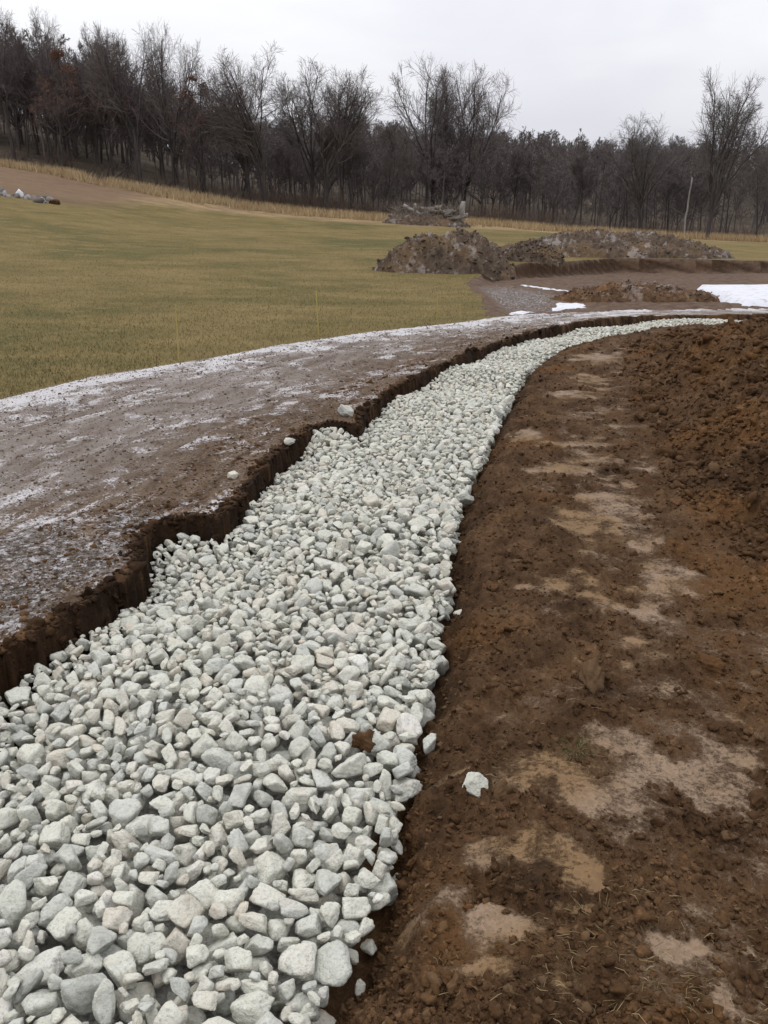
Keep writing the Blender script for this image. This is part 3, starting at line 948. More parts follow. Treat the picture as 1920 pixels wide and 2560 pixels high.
def gen_tree(seed, style, lod=0):
    """a 12 m tree: (trunk and limbs), (branches and twigs), end points for leaves"""
    r = np.random.default_rng(seed)
    H = 12.0
    k0 = 9
    tl = {'tall': 10.2, 'oak': 10.0, 'vase': 4.6, 'round': 3.6, 'pole': 11.5}[style]
    P = np.zeros((1, k0, 3))
    d = np.array([r.normal(0, .05), r.normal(0, .05), 1.0])
    for q in range(1, k0):
        d = d + r.normal(0, .055, 3) * np.array([1, 1, 0])
        d[2] = 1.0
        P[0, q] = P[0, q - 1] + d / np.linalg.norm(d) * tl / (k0 - 1)
    P[0, 0, 2] = -0.4
    r0 = {'tall': .14, 'oak': .15, 'vase': .22, 'round': .24, 'pole': .09}[style]
    if style in ('vase', 'round'):
        R0 = r0 * np.linspace(1.0, .78, k0)[None]
    else:
        R0 = r0 * np.linspace(1.0, .10, k0)[None] ** .9
    R0[0, 0] *= 1.35
    L0 = np.array([tl])
    if style == 'tall':
        l1 = grow(P, R0, L0, 13, .36, .98, 34, 10, lambda t, L: 4.4 * (1.30 - t) ** .6, 6, .12, .07, .46, r)
        n2, n3, n4 = 9, 6, 6
    elif style == 'pole':
        l1 = grow(P, R0, L0, 13, .42, .97, 34, 9, lambda t, L: 3.0 * (1.2 - t), 5, .10, .12, .55, r)
        n2, n3, n4 = 6, 5, 3
    elif style == 'oak':
        l1 = grow(P, R0, L0, 16, .22, .96, 58, 10, lambda t, L: 5.2 * (1.12 - t), 6, .13, .05, .55, r)
        n2, n3, n4 = 8, 6, 3
    elif style == 'vase':
        l1 = grow(P, R0, L0, 8, .55, 1.0, 26, 8, lambda t, L: 7.4 + 0 * t, 8, .09, .05, .52, r)
        n2, n3, n4 = 12, 7, 6
    else:
        l1 = grow(P, R0, L0, 9, .45, 1.0, 36, 11, lambda t, L: 8.0 + 0 * t, 8, .10, .06, .52, r)
        n2, n3, n4 = 12, 7, 6
    if lod:
        n2, n3, n4 = max(5, n2 - 3), 5, 5
    l2 = grow(*l1, n2, .22, 1.0, 38, 12, lambda t, L: L * .52 * (1.15 - .75 * t), 4 if lod else 5, .13, .07, .62, r)
    l3 = grow(*l2, n3, .2, 1.0, 40, 13, lambda t, L: L * .50 * (1.15 - .6 * t), 3, .16, .07, .62, r)
    l4 = grow(*l3, n4, .2, 1.0, 40, 14, lambda t, L: L * .75, 2, .18, .08, .7, r)
    mr = .010 if not lod else .017
    def cl_(l, m_):
        return l[0], np.maximum(l[1], m_)

    def slim(l, m_):
        d_ = l[0][:, -1] - l[0][:, 0]
        u_ = np.cross(d_, r.normal(size=d_.shape))
        u_ = u_ / (np.linalg.norm(u_, axis=1, keepdims=True) + 1e-9) * m_
        return np.stack([l[0][:, 0] - u_, l[0][:, 0] + u_, l[0][:, -1]], 1).reshape(-1, 3), np.arange(len(d_) * 3).reshape(-1, 3)
    trunk = [tubes(P, R0, 6 if lod else 9), tubes(*cl_(l1, .02), 4 if lod else 6)]
    if lod:
        crown = [tubes(*cl_(l2, .016), 3), slim(l3, .034), slim(l4, .03)]
    else:
        crown = [tubes(*cl_(l2, .012), 4), tubes(*cl_(l3, mr), 3), tubes(*cl_(l4, mr * .8), 3)]
    ends = np.concatenate([l4[0][:, 1], l4[0][:, -1]])
    f = 12.0 / max(V[:, 2].max() for V, _ in crown)
    return [(V * f, F) for V, F in trunk], [(V * f, F) for V, F in crown], ends * f, l3[0] * f


def leaf_mesh(pts, r, n, size):
    q = pts[r.integers(0, len(pts), n)] + r.normal(0, .10, (n, 3))
    a = r.normal(size=(n, 3))
    a /= np.linalg.norm(a, axis=1, keepdims=True)
    b_ = np.cross(a, r.normal(size=(n, 3)))
    b_ /= np.linalg.norm(b_, axis=1, keepdims=True)
    s = r.uniform(.6, 1.3, (n, 1)) * size
    V = np.stack([q - a * s, q + b_ * s * .5, q + a * s, q - b_ * s * .5], 1).reshape(-1, 3)
    return V, np.arange(n * 4).reshape(-1, 4)


TREES = {}
for key, seed, style, leaves, pale in (('tall_a', 1, 'tall', 0, 0), ('tall_b', 2, 'tall', 0, 0), ('tall_c', 3, 'tall', 0, 0), ('oak_a', 4, 'oak', 2600, 0), ('oak_b', 5, 'oak', 3600, 0),
                                       ('vase_a', 6, 'vase', 0, 0), ('vase_b', 7, 'vase', 0, 0), ('vase_pale', 8, 'vase', 0, 1), ('round_a', 9, 'round', 0, 0), ('round_b', 19, 'round', 0, 0),
                                       ('round_pale', 10, 'round', 0, 1), ('pole_a', 11, 'pole', 0, 0), ('pole_b', 12, 'pole', 0, 0)):
    tr, cr, ends, tw = gen_tree(seed, style)
    V, F = joinVF(tr)
    mt = mesh_np('trunk', V, F)
    mt.materials.append(M_BARK)
    V, F = joinVF(cr)
    mc = mesh_np('crown', V, F)
    mc.materials.append(M_TWIGP if pale else M_TWIG)
    ml = None
    if leaves:
        V, F = leaf_mesh(ends, np.random.default_rng(seed + 90), leaves, .085)
        ml = mesh_np('dead_leaves', V, [F], False)
        ml.materials.append(M_LEAF)
    TREES[key] = (mt, mc, ml)


def tree(key, x, y, h, label, group=None, rz=None, sx=1.0):
    z = float(gz(x, y)[0])
    e = empty('bare_tree', (x, y, z), random.uniform(0, 6.28) if rz is None else rz, h / 12.0)
    e.scale = (h / 12 * sx, h / 12 * sx, h / 12)
    mt, mc, ml = TREES[key]
    obj('trunk', mt, None, e)
    obj('crown', mc, None, e)
    if ml:
        obj('dead_leaves', ml, None, e)
    tag(e, label, 'tree', group)
    return e


gL = 'trees along the left wood edge'
tree('vase_a', -33.7, 84, 13.2, 'dark bare tree nearest the left picture border, at the wood edge', gL, 1.1, .75)
tree('round_b', -31.6, 87, 13.0, 'second tall tree from the left border, topping the wood there', gL, 2.6, .6)
tree('oak_b', -28.7, 82, 9.6, 'reddish brown tree keeping dead leaves, near the left border', gL, sx=.8)
tree('vase_b', -27.4, 88, 12.6, 'slim bare tree just right of the reddish leafy one', gL, 3.4, .6)
tree('oak_a', -24.6, 83, 9.4, 'low brownish tree right behind the fallen log', gL, sx=.85)
tree('vase_a', -21.8, 82, 13.6, 'left one of the twin tallest trees on the skyline', gL, 0.6, .75)
tree('round_a', -19.1, 83, 13.9, 'right one of the twin tallest trees on the skyline', gL, 2.2, .62)
tree('oak_a', -16.2, 82, 9.8, 'rust tinged tree with clinging leaves right of the twin tallest trees', gL, sx=1.05)
tree('vase_a', -12.4, 84, 11.2, 'dark forked tree standing left of the broad vase shaped tree', gL)
tree('vase_b', -10.6, 81, 13.2, 'broad dark vase shaped tree left of the dip in the skyline', gL, 1.0)
tree('vase_pale', -6.9, 84, 12.8, 'pale twigged many limbed tree before the dip in the skyline', gL, 2.0)
tree('vase_a', -5.3, 81, 11.8, 'dark tree with a limb leaning right, last before the skyline dip', gL, 3.7)
tree('vase_b', -3.0, 85, 9.6, 'smaller bare tree at the foot of the skyline dip', gL, 5.0)
tree('round_a', 5.2, 94, 15.4, 'wide round crowned tree rising above the middle of the ridge, left half', 'round crowned trees above the ridge', 1.0, .8)
tree('round_b', 8.4, 96, 15.0, 'wide round crowned tree rising above the middle of the ridge, right half', 'round crowned trees above the ridge', 4.2, .8)
tree('vase_pale', 23.4, 82, 10.6, 'pale domed tree left of the leaning pole', None, .4)
tree('round_pale', 26.7, 74, 13.2, 'tall spreading tree standing on the grass beside the leaning pole', None, 2.4, .72)
trr = random.Random(5)
# slim stems that make up the front of the wood, told apart by the bigger trees they stand between
spots = []
for i in range(26):
    x = -36 + 33 * (i + trr.random()) / 26
    spots.append((x, trr.uniform(81.5, 92), trr.uniform(6.5, 11.0) * (1.0 if x < -20 else .75)))
for i in range(34):
    x = -2 + 40 * (i + trr.random()) / 34
    spots.append((x, trr.uniform(81.5, 92), trr.uniform(6.0, 8.2)))
marks_ = [(-9, 'the left border'), (-28.7 / 82, 'the reddish leafy tree'), (-21.8 / 82, 'the twin tallest trees'), (-16.2 / 82, 'the rust tinged tree'), (-10.6 / 81, 'the broad vase shaped tree'),
          (-3.0 / 85, 'the skyline dip'), (3.4 / 69, 'the brush pile'), (9.4 / 96, 'the round crowned trees'), (23.4 / 82, 'the pale domed tree'), (26.7 / 74, 'the tree on the grass'), (9, 'the right border')]
ordn = 'first second third fourth fifth sixth seventh eighth ninth tenth eleventh twelfth thirteenth fourteenth fifteenth'.split()
spots.sort(key=lambda q: q[0] / q[1])
gaps = {}
for q in spots:
    az_ = q[0] / q[1]
    gi_ = max(k for k in range(len(marks_) - 1) if marks_[k][0] <= az_)
    gaps.setdefault(gi_, []).append(q)
i = 0
for gi_, qs in gaps.items():
    for j, (x, y, h) in enumerate(qs):
        lb = 'slim stem between %s and %s, %s from left' % (marks_[gi_][1], marks_[gi_ + 1][1], ordn[j])
        tree(('pole_a', 'pole_b', 'tall_c', 'tall_a', 'pole_b')[i % 5], x, y, h, lb, 'slim stems of the left wood' if x < -3 else 'slim stems of the right wood', trr.uniform(0, 6.28), 1.1)
        i += 1

# the mass of the wood behind: one body of points that carry trees
kinds = bpy.data.collections.new('wood_tree_kinds')
for i, st in enumerate(('tall', 'pole', 'tall', 'round', 'pole', 'oak', 'tall')):
    a, b_, _, _ = gen_tree(40 + i, st, 1)
    V, F = joinVF(a + b_)
    me = mesh_np('wood_tree', V, F)
    me.materials.append(M_TWIG)
    kinds.objects.link(bpy.data.objects.new('wood_tree_%d' % i, me))
wr = np.random.default_rng(77)
wx2, wy2, wh2 = [], [], []
for (n, y0, y1, a0, a1, h0, h1) in ((150, 88, 160, -.52, -.27, 8, 11.5), (130, 88, 160, -.28, -.07, 6, 8.5), (110, 88, 125, -.52, -.07, 3, 6), (90, 88, 120, -.08, .52, 2.5, 5), (60, 150, 205, -.52, -.1, 8, 11), (150, 88, 122, -.10, .50, 6.0, 8.0), (340, 118, 200, -.13, .52, 7.5, 10.5), (220, 183, 212, -.15, .52, 6.5, 9)):
    yy = wr.uniform(y0, y1, n)
    aa = wr.uniform(a0, a1, n)
    wx2.append(aa * yy)
    wy2.append(yy)
    wh2.append(wr.uniform(h0, h1, n))
wx2, wy2, wh2 = map(np.concatenate, (wx2, wy2, wh2))
wz2 = gz(wx2, wy2)
scatter('woods', np.stack([wx2, wy2, wz2 - .1], -1), wr.uniform(0, 6.28, len(wx2)), wh2 / 12, wr.integers(0, 7, len(wx2)), kinds, M_TWIG,
        'dark leafless woods covering the hillside behind the field', 'woods')

# brushy undergrowth at the foot of the wood
ur = np.random.default_rng(5)
nb = 300
bx_ = np.concatenate([ur.uniform(-34, 38, nb), ur.normal(-8, 3.5, 160), ur.normal(10, 3, 120)])
by_ = 80.5 + np.abs(ur.normal(0, 4.5, len(bx_)))
bz_ = gz(bx_, by_)
nst = 9
base = np.stack([bx_, by_, bz_ - .05], -1).repeat(nst, 0)
dirs = ur.normal(0, .38, (len(base), 3))
dirs[:, 2] = 1
ln = ur.uniform(.4, 1.7, len(base))[:, None]
mid = base + dirs * ln * .5
tip = base + dirs * ln + ur.normal(0, .25, base.shape)
Pp = np.stack([base, mid, tip], 1)
V, F = tubes(Pp, np.tile(np.array([[.020, .014, .007]]), (len(base), 1)), 3)
tag(obj('undergrowth', mesh_np('undergrowth', V, [F]), M_BRUSH), 'brown brushy undergrowth at the foot of the woods', 'undergrowth', kind='stuff')


# ------------------------------------------------------------------ grasses
def blades(name, x, y, hmin, hmax, wid, mat, label, seed, lean=.35):
    r = np.random.default_rng(seed)
    z = gz(x, y)
    n = len(x)
    a = r.uniform(0, 6.28, n)
    h = r.uniform(hmin, hmax, n)
    dx, dy = np.cos(a) * wid / 2, np.sin(a) * wid / 2
    lx, ly = r.normal(0, lean, n) * h, r.normal(0, lean, n) * h
    V = np.stack([np.stack([x - dx, y - dy, z - .01], -1), np.stack([x + dx, y + dy, z - .01], -1), np.stack([x + lx, y + ly, z + h], -1)], 1).reshape(-1, 3)
    o = obj(name, mesh_np(name, V, [np.arange(n * 3).reshape(-1, 3)], False), mat)
    return tag(o, label, 'grass', kind='stuff')


gr = np.random.default_rng(31)
n = 170000
yy = 6.5 + 60 * gr.random(n) ** 2.6
xx = gr.uniform(-.50, .26, n) * (yy + 1.0)
fm = land(xx, yy)
ok = (fm['cover'][:, 0] > .5) & (fm['region'] == 2)
blades('grass', xx[ok], yy[ok], .02, .05, .010, M_TURF, 'short olive and straw coloured turf on the sloping field', 32, .6)
n = 42000
yy = gr.uniform(73.0, 80.5, n)
xx = gr.uniform(-.50, .52, n) * yy
dens = fbm(xx, yy, .25, 3, .5, 70) > -.12
blades('tall_grass', xx[dens], yy[dens], .2, .75, .05, M_STRAW, 'band of tall dry straw coloured grass along the wood edge', 33, .3)


# ------------------------------------------------------------------ heaps
def mound(name, cx, cy, rx, ry, h, seed, label, cat, mat, n=(96, 64), lumps=.6, rot=0.0, group=None):
    u = np.linspace(-1.25, 1.25, n[0])
    v = np.linspace(-1.25, 1.25, n[1])
    U, W = np.meshgrid(u, v, indexing='ij')
    c, s = math.cos(rot), math.sin(rot)
    X = cx + (U * rx * c - W * ry * s)
    Y = cy + (U * rx * s + W * ry * c)
    d = np.hypot(U, W) + .22 * fbm(X, Y, .9 / max(.4, h), 3, .55, seed)
    prof = np.clip(1 - d ** 2.0, 0, 1) ** .85
    lum = 1 + .55 * fbm(X, Y, 1.0 / h, 3, .55, seed + 1)
    zz = h * prof * lum + lumps * h * ss(prof, 0.0, .25) * ((.30 - np.abs(fbm(X, Y, 2.2 / h, 4, .6, seed + 2))) + .35 * fbm(X, Y, 6.0 / h, 3, .6, seed + 3))
    zz = np.where(prof <= .004, -.12, zz)
    base = gz(X.ravel(), Y.ravel()).reshape(X.shape)
    V = np.stack([X - cx, Y - cy, base + zz - float(gz(cx, cy)[0])], -1).reshape(-1, 3)
    i = np.arange(n[0] * n[1]).reshape(n)
    F = np.stack([i[:-1, :-1], i[1:, :-1], i[1:, 1:], i[:-1, 1:]], -1).reshape(-1, 4)
    o = obj(name, mesh_np(name, V, [F]), mat, None, (cx, cy, float(gz(cx, cy)[0])))
    return tag(o, label, cat, group)


gM = 'heaps of dug soil beyond the track'
mound('dirt_mound', 2.05, 28.0, 2.25, 1.6, .98, 101, 'rounded grey brown dirt mound on the grass at the edge of the dug area', 'dirt mound', M_MOUND, group=gM)
mound('dirt_mound', 9.4, 36.6, 4.9, 1.9, .80, 111, 'long low grey brown dirt mound behind the dug area', 'dirt mound', M_MOUND, (140, 64), group=gM)
mound('dirt_mound', 5.35, 32.5, 1.2, 1.0, .55, 115, 'small dirt mound between the rounded mound and the long one', 'dirt mound', M_MOUND, (60, 48), group=gM)
mound('dirt_mound', 5.75, 19.9, 1.9, .8, .30, 121, 'low brown mud heap beside the white snow sheet', 'dirt mound', M_HEAP, (90, 50), group=gM, rot=-.12)


def sheet(name, pts, th, seed, label, cat, group=None, step=.12, z0=None):
    """a snow patch with a wavy outline and a soft edge"""
    pts = np.array(pts)
    x0, y0 = pts.min(0) - .2
    x1, y1 = pts.max(0) + .2
    xs = np.arange(x0, x1, step)
    ys = np.arange(y0, y1, step)
    X, Y = np.meshgrid(xs, ys, indexing='ij')
    wx_, wy_ = X + .16 * fbm(X, Y, 2.2, 3, .6, seed), Y + .16 * fbm(X, Y, 2.2, 3, .6, seed + 1)
    inn_ = inpoly(wx_, wy_, pts)
    d = pline(wx_, wy_, np.concatenate([pts, pts[:1]])) * np.where(inn_, 1, -1)
    zg = gz(X.ravel(), Y.ravel()).reshape(X.shape)
    edge = ss(d, -.12, .16)
    top = (zg - .05) * (1 - edge) + ((zg if z0 is None else z0) + th) * edge + .012 * fbm(X, Y, 1.0, 4, .6, seed + 2)
    i = np.arange(X.size).reshape(X.shape)
    F = np.stack([i[:-1, :-1], i[1:, :-1], i[1:, 1:], i[:-1, 1:]], -1).reshape(-1, 4)
    F = F[(d.ravel()[F] > -.16).all(1)]
    idx, inv = np.unique(F, return_inverse=True)
    V = np.stack([X, Y, top], -1).reshape(-1, 3)[idx]
    o = obj(name, mesh_np(name, V, [inv.reshape(-1, 4)]), M_SNOW)
    return tag(o, label, cat, group)


sheet('snow_sheet', [(8.2, 23.0), (30, 24.2), (30, 19.9), (13, 18.5), (9.0, 18.0), (7.55, 18.2), (7.5, 19.2), (7.8, 20.6)], .05, 131, 'wide flat white snow sheet at the right border beyond the track', 'snow', z0=.06)
gS = 'small snow patches by the track'
sheet('snow_patch', [(3.3, 17.4), (4.2, 17.9), (4.35, 18.8), (3.6, 18.5)], .03, 141, 'bright snow patch by the mud heap, second white spot from the field', 'snow', gS, .06)
sheet('snow_patch', [(2.35, 16.45), (3.05, 16.95), (2.95, 17.4), (2.4, 17.1)], .02, 151, 'small snow patch at the tip of the grass field', 'snow', gS, .06)
sheet('snow_patch', [(3.7, 24.6), (3.92, 24.9), (4.65, 22.8), (5.1, 21.3), (4.88, 21.2), (4.35, 22.5)], .01, 161, 'thin white snow line lying across the dug mud', 'snow', gS, .06)


# stakes
def stake(x, y, h, label, rx, ry):
    z = float(gz(x, y)[0])
    bm = bmesh.new()
    bmesh.ops.create_cube(bm, size=1.0)
    for v in bm.verts:
        t = v.co.z + .5
        wsc = .022 if t > .5 else .016
        v.co = Vector((v.co.x * wsc, v.co.y * .012, -.15 + t * (h + .15)))
    bmesh.ops.bevel(bm, geom=bm.edges[:], offset=.002, segments=1, affect='EDGES')
    me = bpy.data.meshes.new('marker_stake')
    bm.to_mesh(me)
    bm.free()
    o = obj('marker_stake', me, M_STAKE, None, (x, y, z))
    o.rotation_euler = (rx, ry, random.uniform(0, 3))
    tag(o, label, 'stake', 'yellow marker stakes along the track')


stake(-2.52, 10.5, .68, 'thin yellow marker stake at the track edge, nearest the left border', .02, .01)
stake(-0.98, 12.9, .66, 'thin yellow marker stake, middle one of three along the track', .0, -.05)
stake(0.92, 15.2, .45, 'thin yellow marker stake nearest the dirt mounds', .02, .02)


def log_mesh(name, pts, r0, r1, sides=9, seed=0):
    r = np.random.default_rng(seed)
    P = np.array(pts, float)
    k = 9
    t = np.linspace(0, 1, k)
    s = np.linspace(0, 1, len(P))
    C = np.stack([np.interp(t, s, P[:, i]) for i in range(3)], -1)
    C[1:-1] += r.normal(0, r0 * .18, (k - 2, 3))
    V, F = tubes(C[None], (r0 + (r1 - r0) * t)[None] * r.uniform(.9, 1.1, (1, k)), sides)
    caps = [np.arange(sides)[None, ::-1], (np.arange(sides) + sides * (k - 1))[None]]
    return mesh_np(name, V, [F] + caps)


# pale snag in front of the right wood
zp = float(gz(25.9, 77)[0])
o = obj('wooden_pole', log_mesh('wooden_pole', [(0, 0, -.3), (.05, 0, 2.4), (.22, 0, 4.9)], .085, .06, 8, 3), M_WOOD, None, (25.75, 77, zp))
tag(o, 'pale grey weathered pole leaning slightly before the dark right wood', 'pole')

# fallen tree at the left wood edge
zl_ = float(gz(-24.2, 81)[0])
e = empty('fallen_tree', (-24.2, 81, zl_))
obj('trunk', log_mesh('trunk', [(-1.2, 0, .12), (0.3, 0, .22), (1.0, .2, .75)], .16, .10, 8, 5), M_BARK, e)
obj('branch', log_mesh('branch', [(.9, .2, .65), (1.3, .3, 1.15), (1.9, .4, 1.3)], .07, .03, 6, 6), M_BARK, e)
obj('branch', log_mesh('branch', [(-.6, 0, .2), (-.9, -.3, .6), (-1.5, -.4, .7)], .06, .02, 6, 7), M_BARK, e)
tag(e, 'dark fallen tree lying bent at the edge of the left wood', 'fallen tree')

# brush heap on the strip of dry grass
BX, BY = 3.4, 71.0
bz = float(gz(BX, BY)[0])
e = empty('brush_pile', (BX, BY, bz))
hm = mound('earth', BX, BY, 3.3, 1.7, .62, 171, None, None, M_MOUND, (50, 36))
hm.parent = e
hm.location = (0, 0, 0)
br = random.Random(3)
for i in range(16):
    a = br.uniform(-.5, .5) if br.random() < .7 else br.uniform(0, 3.1)
    L = br.uniform(1.0, 2.6)
    bx0 = br.uniform(-2.4, 2.3)
    c0 = Vector((bx0, br.uniform(-1.1, .5), .12 + .75 * (1 - (bx0 / 2.9) ** 2) * br.uniform(.4, 1.15)))
    dv = Vector((math.cos(a), math.sin(a) * .5, br.uniform(-.45, .45))) * L * .42
    obj('log', log_mesh('log', [c0 - dv, c0, c0 + dv], br.uniform(.07, .17), br.uniform(.04, .1), 8, 200 + i), M_WOOD if i % 3 == 0 else M_LOG, e)
obj('stump', log_mesh('stump', [(2.55, -.3, 0), (2.6, -.3, .8), (2.66, -.3, 1.35)], .22, .17, 9, 260), M_WOOD, e)
pr = np.random.default_rng(9)
nbr = 220
b0 = np.stack([pr.uniform(-2.7, 2.5, nbr), pr.uniform(-1.2, .6, nbr), pr.uniform(.2, 1.0, nbr)], -1)
b1 = b0 + np.stack([pr.normal(0, .5, nbr), pr.normal(0, .3, nbr), pr.uniform(0, .55, nbr)], -1)
V, F = tubes(np.stack([b0, b1], 1), np.tile(np.array([[.022, .01]]), (nbr, 1)), 3)
tag(obj('branches', mesh_np('branches', V, [F]), M_LOG, e), kind='stuff')
e.scale = (1.05, 1.0, 1.3)
tag(e, 'heap of grey logs and brush on the dry grass before the wood', 'brush pile')

# rubble row at the far left
e = empty('rubble_row', (-23.0, 55.5, float(gz(-23.0, 55.5)[0])))
rr_ = np.random.default_rng(14)
for i in range(44):
    x = -27.5 + i * .165 + rr_.normal(0, .12)
    y = 55.8 + rr_.normal(0, .7)
    sz = rr_.uniform(.25, .62)
    V = Rock(rr_).shape(ICO[2][0]) @ rot3(rr_, 1.2).T * sz
    o = obj('rock', mesh_np('rock', V, [ICO[2][1]]), M_SNOW if i % 9 == 2 else M_ROCK, e)
    o.location = (x + 23.0, y - 55.5, float(gz(x, y)[0]) - e.location.z + sz * .12)
tag(e, 'row of grey rubble rocks with snow on the field near the left border', 'rubble')
V = Rock(rr_).shape(ICO[3][0]) * np.array([.75, .6, .45])
tag(obj('dirt_lump', mesh_np('dirt_lump', V, [ICO[3][1]]), M_CLOD, None, (-20.1, 55.3, float(gz(-20.1, 55.3)[0]) + .1)), 'dark brown earth lump at the end of the rubble row', 'dirt lump')

# ------------------------------------------------------------------ crumbs of soil, straw and tufts on the right bank
cr_ = np.random.default_rng(51)
n = 190000
yy = 1.15 + 13.0 * cr_.random(n) ** 2.2
xx = cr_.uniform(-.60, .60, n) * (yy + .7)
fm = land(xx, yy)
reg = fm['region']
pt = fm['marks'][:, 0]
cutm = fm['marks'][:, 2]
inch_ = inpoly(xx, yy, CHP)
prob = np.where(reg == 4, 1.0, np.where(reg == 3, .62, np.where((reg == 0) & ~inch_, .8, np.where((reg == 1) & (fm['track'][:, 1] < .6), .30, 0.0))))
okk = (cr_.random(n) < prob) & (cr_.random(n) > pt * 1.15) & ~inch_
xx, yy, zz, reg = xx[okk], yy[okk], fm['z'][okk], reg[okk]
sz = np.where(reg == 4, np.clip(cr_.lognormal(math.log(.016), .65, len(xx)), .006, .11), np.clip(cr_.lognormal(math.log(.0090), .60, len(xx)), .004, .042)) * (1 + yy * .06)
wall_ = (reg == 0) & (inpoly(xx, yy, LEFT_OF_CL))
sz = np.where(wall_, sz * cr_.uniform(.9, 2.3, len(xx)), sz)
clods = bpy.data.collections.new('soil_crumb_kinds')
for i in range(20):
    rk = Rock(cr_)
    lv = 2 if i < 12 else 3
    V = rk.shape(ICO[lv][0], 3.0) @ rot3(cr_, 1.0).T * np.array([1, 1, .8])
    V *= 1 + .38 * np.sin(V[:, [0]] * 9 + i) * np.sin(V[:, [1]] * 8 - i) * np.sin(V[:, [2]] * 10)
    me = mesh_np('soil_crumb', V, [ICO[lv][1]], True)
    me.materials.append(M_CLOD)
    clods.objects.link(bpy.data.objects.new('soil_crumb_%02d' % i, me))
cp_, ct_, ck_ = np.stack([xx, yy, zz - sz * .02], -1), cr_.uniform(0, 6.28, len(xx)), cr_.integers(0, 20, len(xx))
fr_ = ~wall_
scatter('soil_crumbs', cp_[fr_], ct_[fr_], sz[fr_], ck_[fr_], clods, M_CLOD, 'loose brown soil crumbs scattered over the banks of the trench', 'soil')
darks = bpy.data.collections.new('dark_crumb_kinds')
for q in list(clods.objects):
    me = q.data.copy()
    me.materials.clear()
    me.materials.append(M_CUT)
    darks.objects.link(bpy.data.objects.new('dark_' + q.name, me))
scatter('dark_crumbs', cp_[wall_], ct_[wall_], sz[wall_], ck_[wall_], darks, M_CUT, 'dark crumbs of soil along the cut wall beside the track', 'soil')
print('CRUMBS', len(xx), file=sys.stderr)

# bits of straw and pulled roots lying on the near bank
n = 1500
yy = np.concatenate([cr_.normal(1.42, .12, 330), cr_.uniform(1.2, 2.6, 130)])
xx = np.concatenate([cr_.normal(.52, .22, 330), cr_.uniform(.0, 1.3, 130)])
fm = land(xx, yy)
okk = (fm['region'] == 3) & (xx < .5 * (yy + .6))
xx, yy, zz = xx[okk], yy[okk], fm['z'][okk]
n = len(xx)
a = cr_.normal(-.6, .8, n)
L = cr_.uniform(.008, .04, n)
p0 = np.stack([xx, yy, zz + .003], -1)
dv = np.stack([np.cos(a) * L, np.sin(a) * L, cr_.uniform(-.05, .22, n) * L], -1)
kink = np.stack([cr_.normal(0, .15, n) * L, cr_.normal(0, .15, n) * L, cr_.uniform(.02, .2, n) * L], -1)
V, F = tubes(np.stack([p0, p0 + dv * .5 + kink, p0 + dv], 1), np.tile(np.array([[.0007, .0007, .0004]]), (n, 1)), 3)
tag(obj('straw', mesh_np('straw', V, [F]), M_ROOT), 'dry straw and root bits strewn over the near brown bank', 'straw', kind='stuff')


def tuft(x, y, nb, h, mat, label, seed):
    r = np.random.default_rng(seed)
    a = r.uniform(0, 6.28, nb)
    L = r.uniform(.5, 1.0, nb) * h
    rr = np.abs(r.normal(0, .028, nb))
    p0 = np.stack([np.cos(a) * rr, np.sin(a) * rr, np.full(nb, -.01)], -1)
    out = np.stack([np.cos(a), np.sin(a), np.full(nb, .9)], -1) * L[:, None] * .5
    p2 = p0 + out + np.stack([np.cos(a) * L * .5, np.sin(a) * L * .5, r.uniform(-.2, .25, nb) * L], -1)
    V, F = tubes(np.stack([p0, p0 + out, p2], 1), np.tile(np.array([[.0010, .0009, .0004]]), (nb, 1)), 3)
    o = obj('grass_tuft', mesh_np('grass_tuft', V, [F]), mat, None, (x, y, float(gz(x, y)[0])))
    tag(o, label, 'grass tuft')


tuft(.60, 2.27, 110, .05, M_GREEN, 'small dark green grass tuft on the brown bank above the tan scrape', 3)
tuft(.50, 1.55, 50, .05, M_ROOT, 'pale straw tuft on the near bank right of the tan scrape', 4)
tuft(.62, 1.40, 60, .05, M_TURF, 'olive grass tuft close to the bottom of the bank', 5)


def clod(x, y, size, label, seed, mat=None, z=None):
    r = np.random.default_rng(seed)
    V = Rock(r).shape(ICO[4][0], 2.5) @ rot3(r, .5).T
    V = V * (1 + .10 * np.sin(V[:, [0]] * 14 + seed) * np.sin(V[:, [1]] * 12) + .05 * np.sin(V[:, [2]] * 27) * np.sin(V[:, [0]] * 25)) * size
    o = obj('soil_clod', mesh_np('soil_clod', V, [ICO[4][1]]), mat or M_CLOD, None, (x, y, (float(gz(x, y)[0]) if z is None else z) + size * .08))
    tag(o, label, 'soil clod')


clod(.335, 2.07, .07, 'brown soil clod touching the lone pale stone', 11)
clod(-.06, 2.39, .085, 'dark brown clod caught among the pale stones', 12, None, top_z(-.06, 2.39))
clod(1.07, 2.02, .085, 'dark round clod between two tan scrapes near the right border', 13)
clod(.74, 2.66, .12, 'broad brown clod on the bank above the grass tuft', 14)
clod(1.2, 2.75, .10, 'lumpy clod on the bank at the right border', 15)

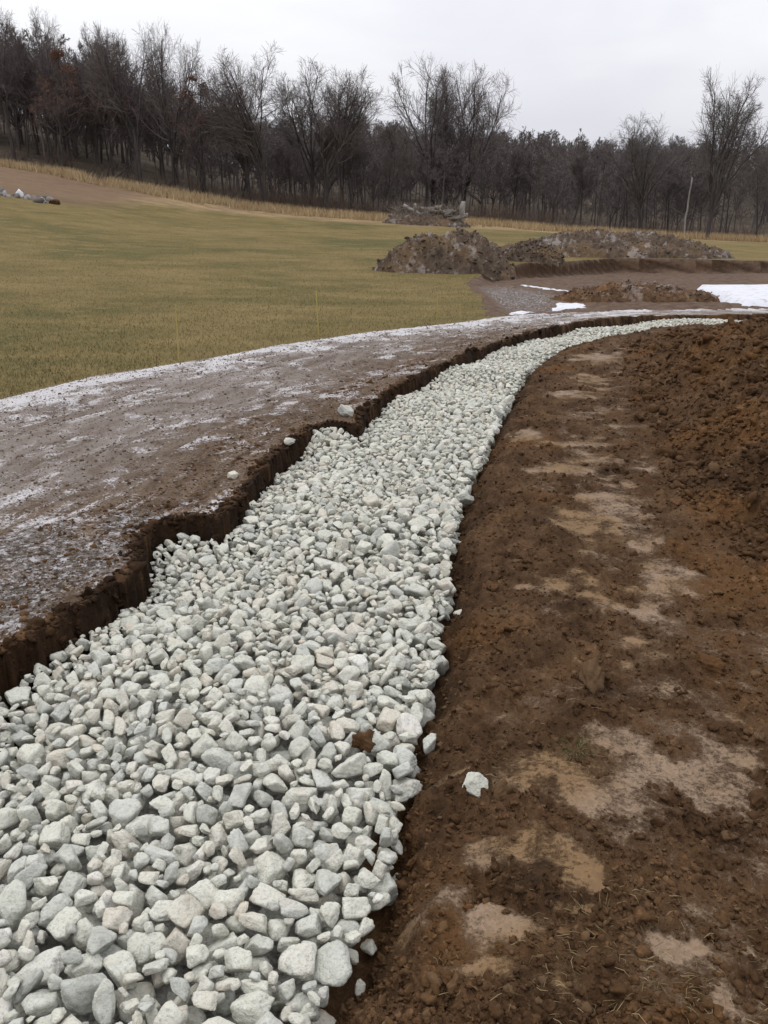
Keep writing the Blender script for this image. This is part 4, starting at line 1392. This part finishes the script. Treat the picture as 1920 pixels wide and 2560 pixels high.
# clods lying on the far heaps
mp, ms = [], []
dg = bpy.context.evaluated_depsgraph_get()
for o in [q for q in scene.objects if q.name.startswith('dirt_mound')]:
    V = np.empty(len(o.data.vertices) * 3, np.float32)
    o.data.vertices.foreach_get('co', V)
    V = V.reshape(-1, 3) + np.array(o.location)
    g_ = gz(V[:, 0], V[:, 1])
    V = V[V[:, 2] > g_ + .04]
    k = cr_.integers(0, len(V), 1500)
    mp.append(V[k] + cr_.normal(0, .03, (1500, 3)) * np.array([1, 1, .2]))
    ms.append(np.clip(cr_.lognormal(math.log(.042), .55, 1500), .02, .17) * (1.0 if o.location.y > 25 else .6))
mp, ms = np.concatenate(mp), np.concatenate(ms)
kinds2 = bpy.data.collections.new('mound_clod_kinds')
for q in list(clods.objects):
    me = q.data.copy()
    me.materials.clear()
    me.materials.append(M_MOUND)
    kinds2.objects.link(bpy.data.objects.new('mound_' + q.name, me))
scatter('mound_clods', mp, cr_.uniform(0, 6.28, len(mp)), ms, cr_.integers(0, 20, len(mp)), kinds2, M_MOUND, 'loose clods covering the far dirt mounds', 'soil')

# soil that crumbled off the cut and lies on the stones, and grit on the track
n = 60000
yy = 1.4 + 11.5 * cr_.random(n) ** 1.6
xx = cr_.uniform(-1.6, 2.6, n)
dl_ = pline(xx, yy, GL)
okk = inpoly(xx, yy, CHP) & (cr_.random(n) < np.exp(-dl_ / .035) * .45)
xx, yy = xx[okk], yy[okk]
zz = np.array([top_z(a, b) for a, b in zip(xx, yy)])
sz = np.clip(cr_.lognormal(math.log(.011), .5, len(xx)), .005, .035)
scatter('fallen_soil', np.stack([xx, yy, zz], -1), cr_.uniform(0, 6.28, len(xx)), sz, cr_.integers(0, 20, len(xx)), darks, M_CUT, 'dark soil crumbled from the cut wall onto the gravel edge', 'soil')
n = 60000
yy = 2.5 + 14 * cr_.random(n) ** 1.3
xx = cr_.uniform(-.52, .2, n) * (yy + .8)
fm = land(xx, yy)
okk = fm['region'] == 1
xx, yy, zz = xx[okk], yy[okk], fm['z'][okk]
sz = np.clip(cr_.lognormal(math.log(.007), .55, len(xx)), .003, .028) * (1 + yy * .05)
grits = bpy.data.collections.new('grit_kinds')
for q in list(clods.objects)[:8]:
    me = q.data.copy()
    me.materials.clear()
    me.materials.append(M_GRIT)
    grits.objects.link(bpy.data.objects.new('grit_' + q.name, me))
scatter('track_grit', np.stack([xx, yy, zz], -1), cr_.uniform(0, 6.28, len(xx)), sz, cr_.integers(0, 8, len(xx)), grits, M_GRIT, 'fine grey brown grit strewn over the frosty track', 'grit')
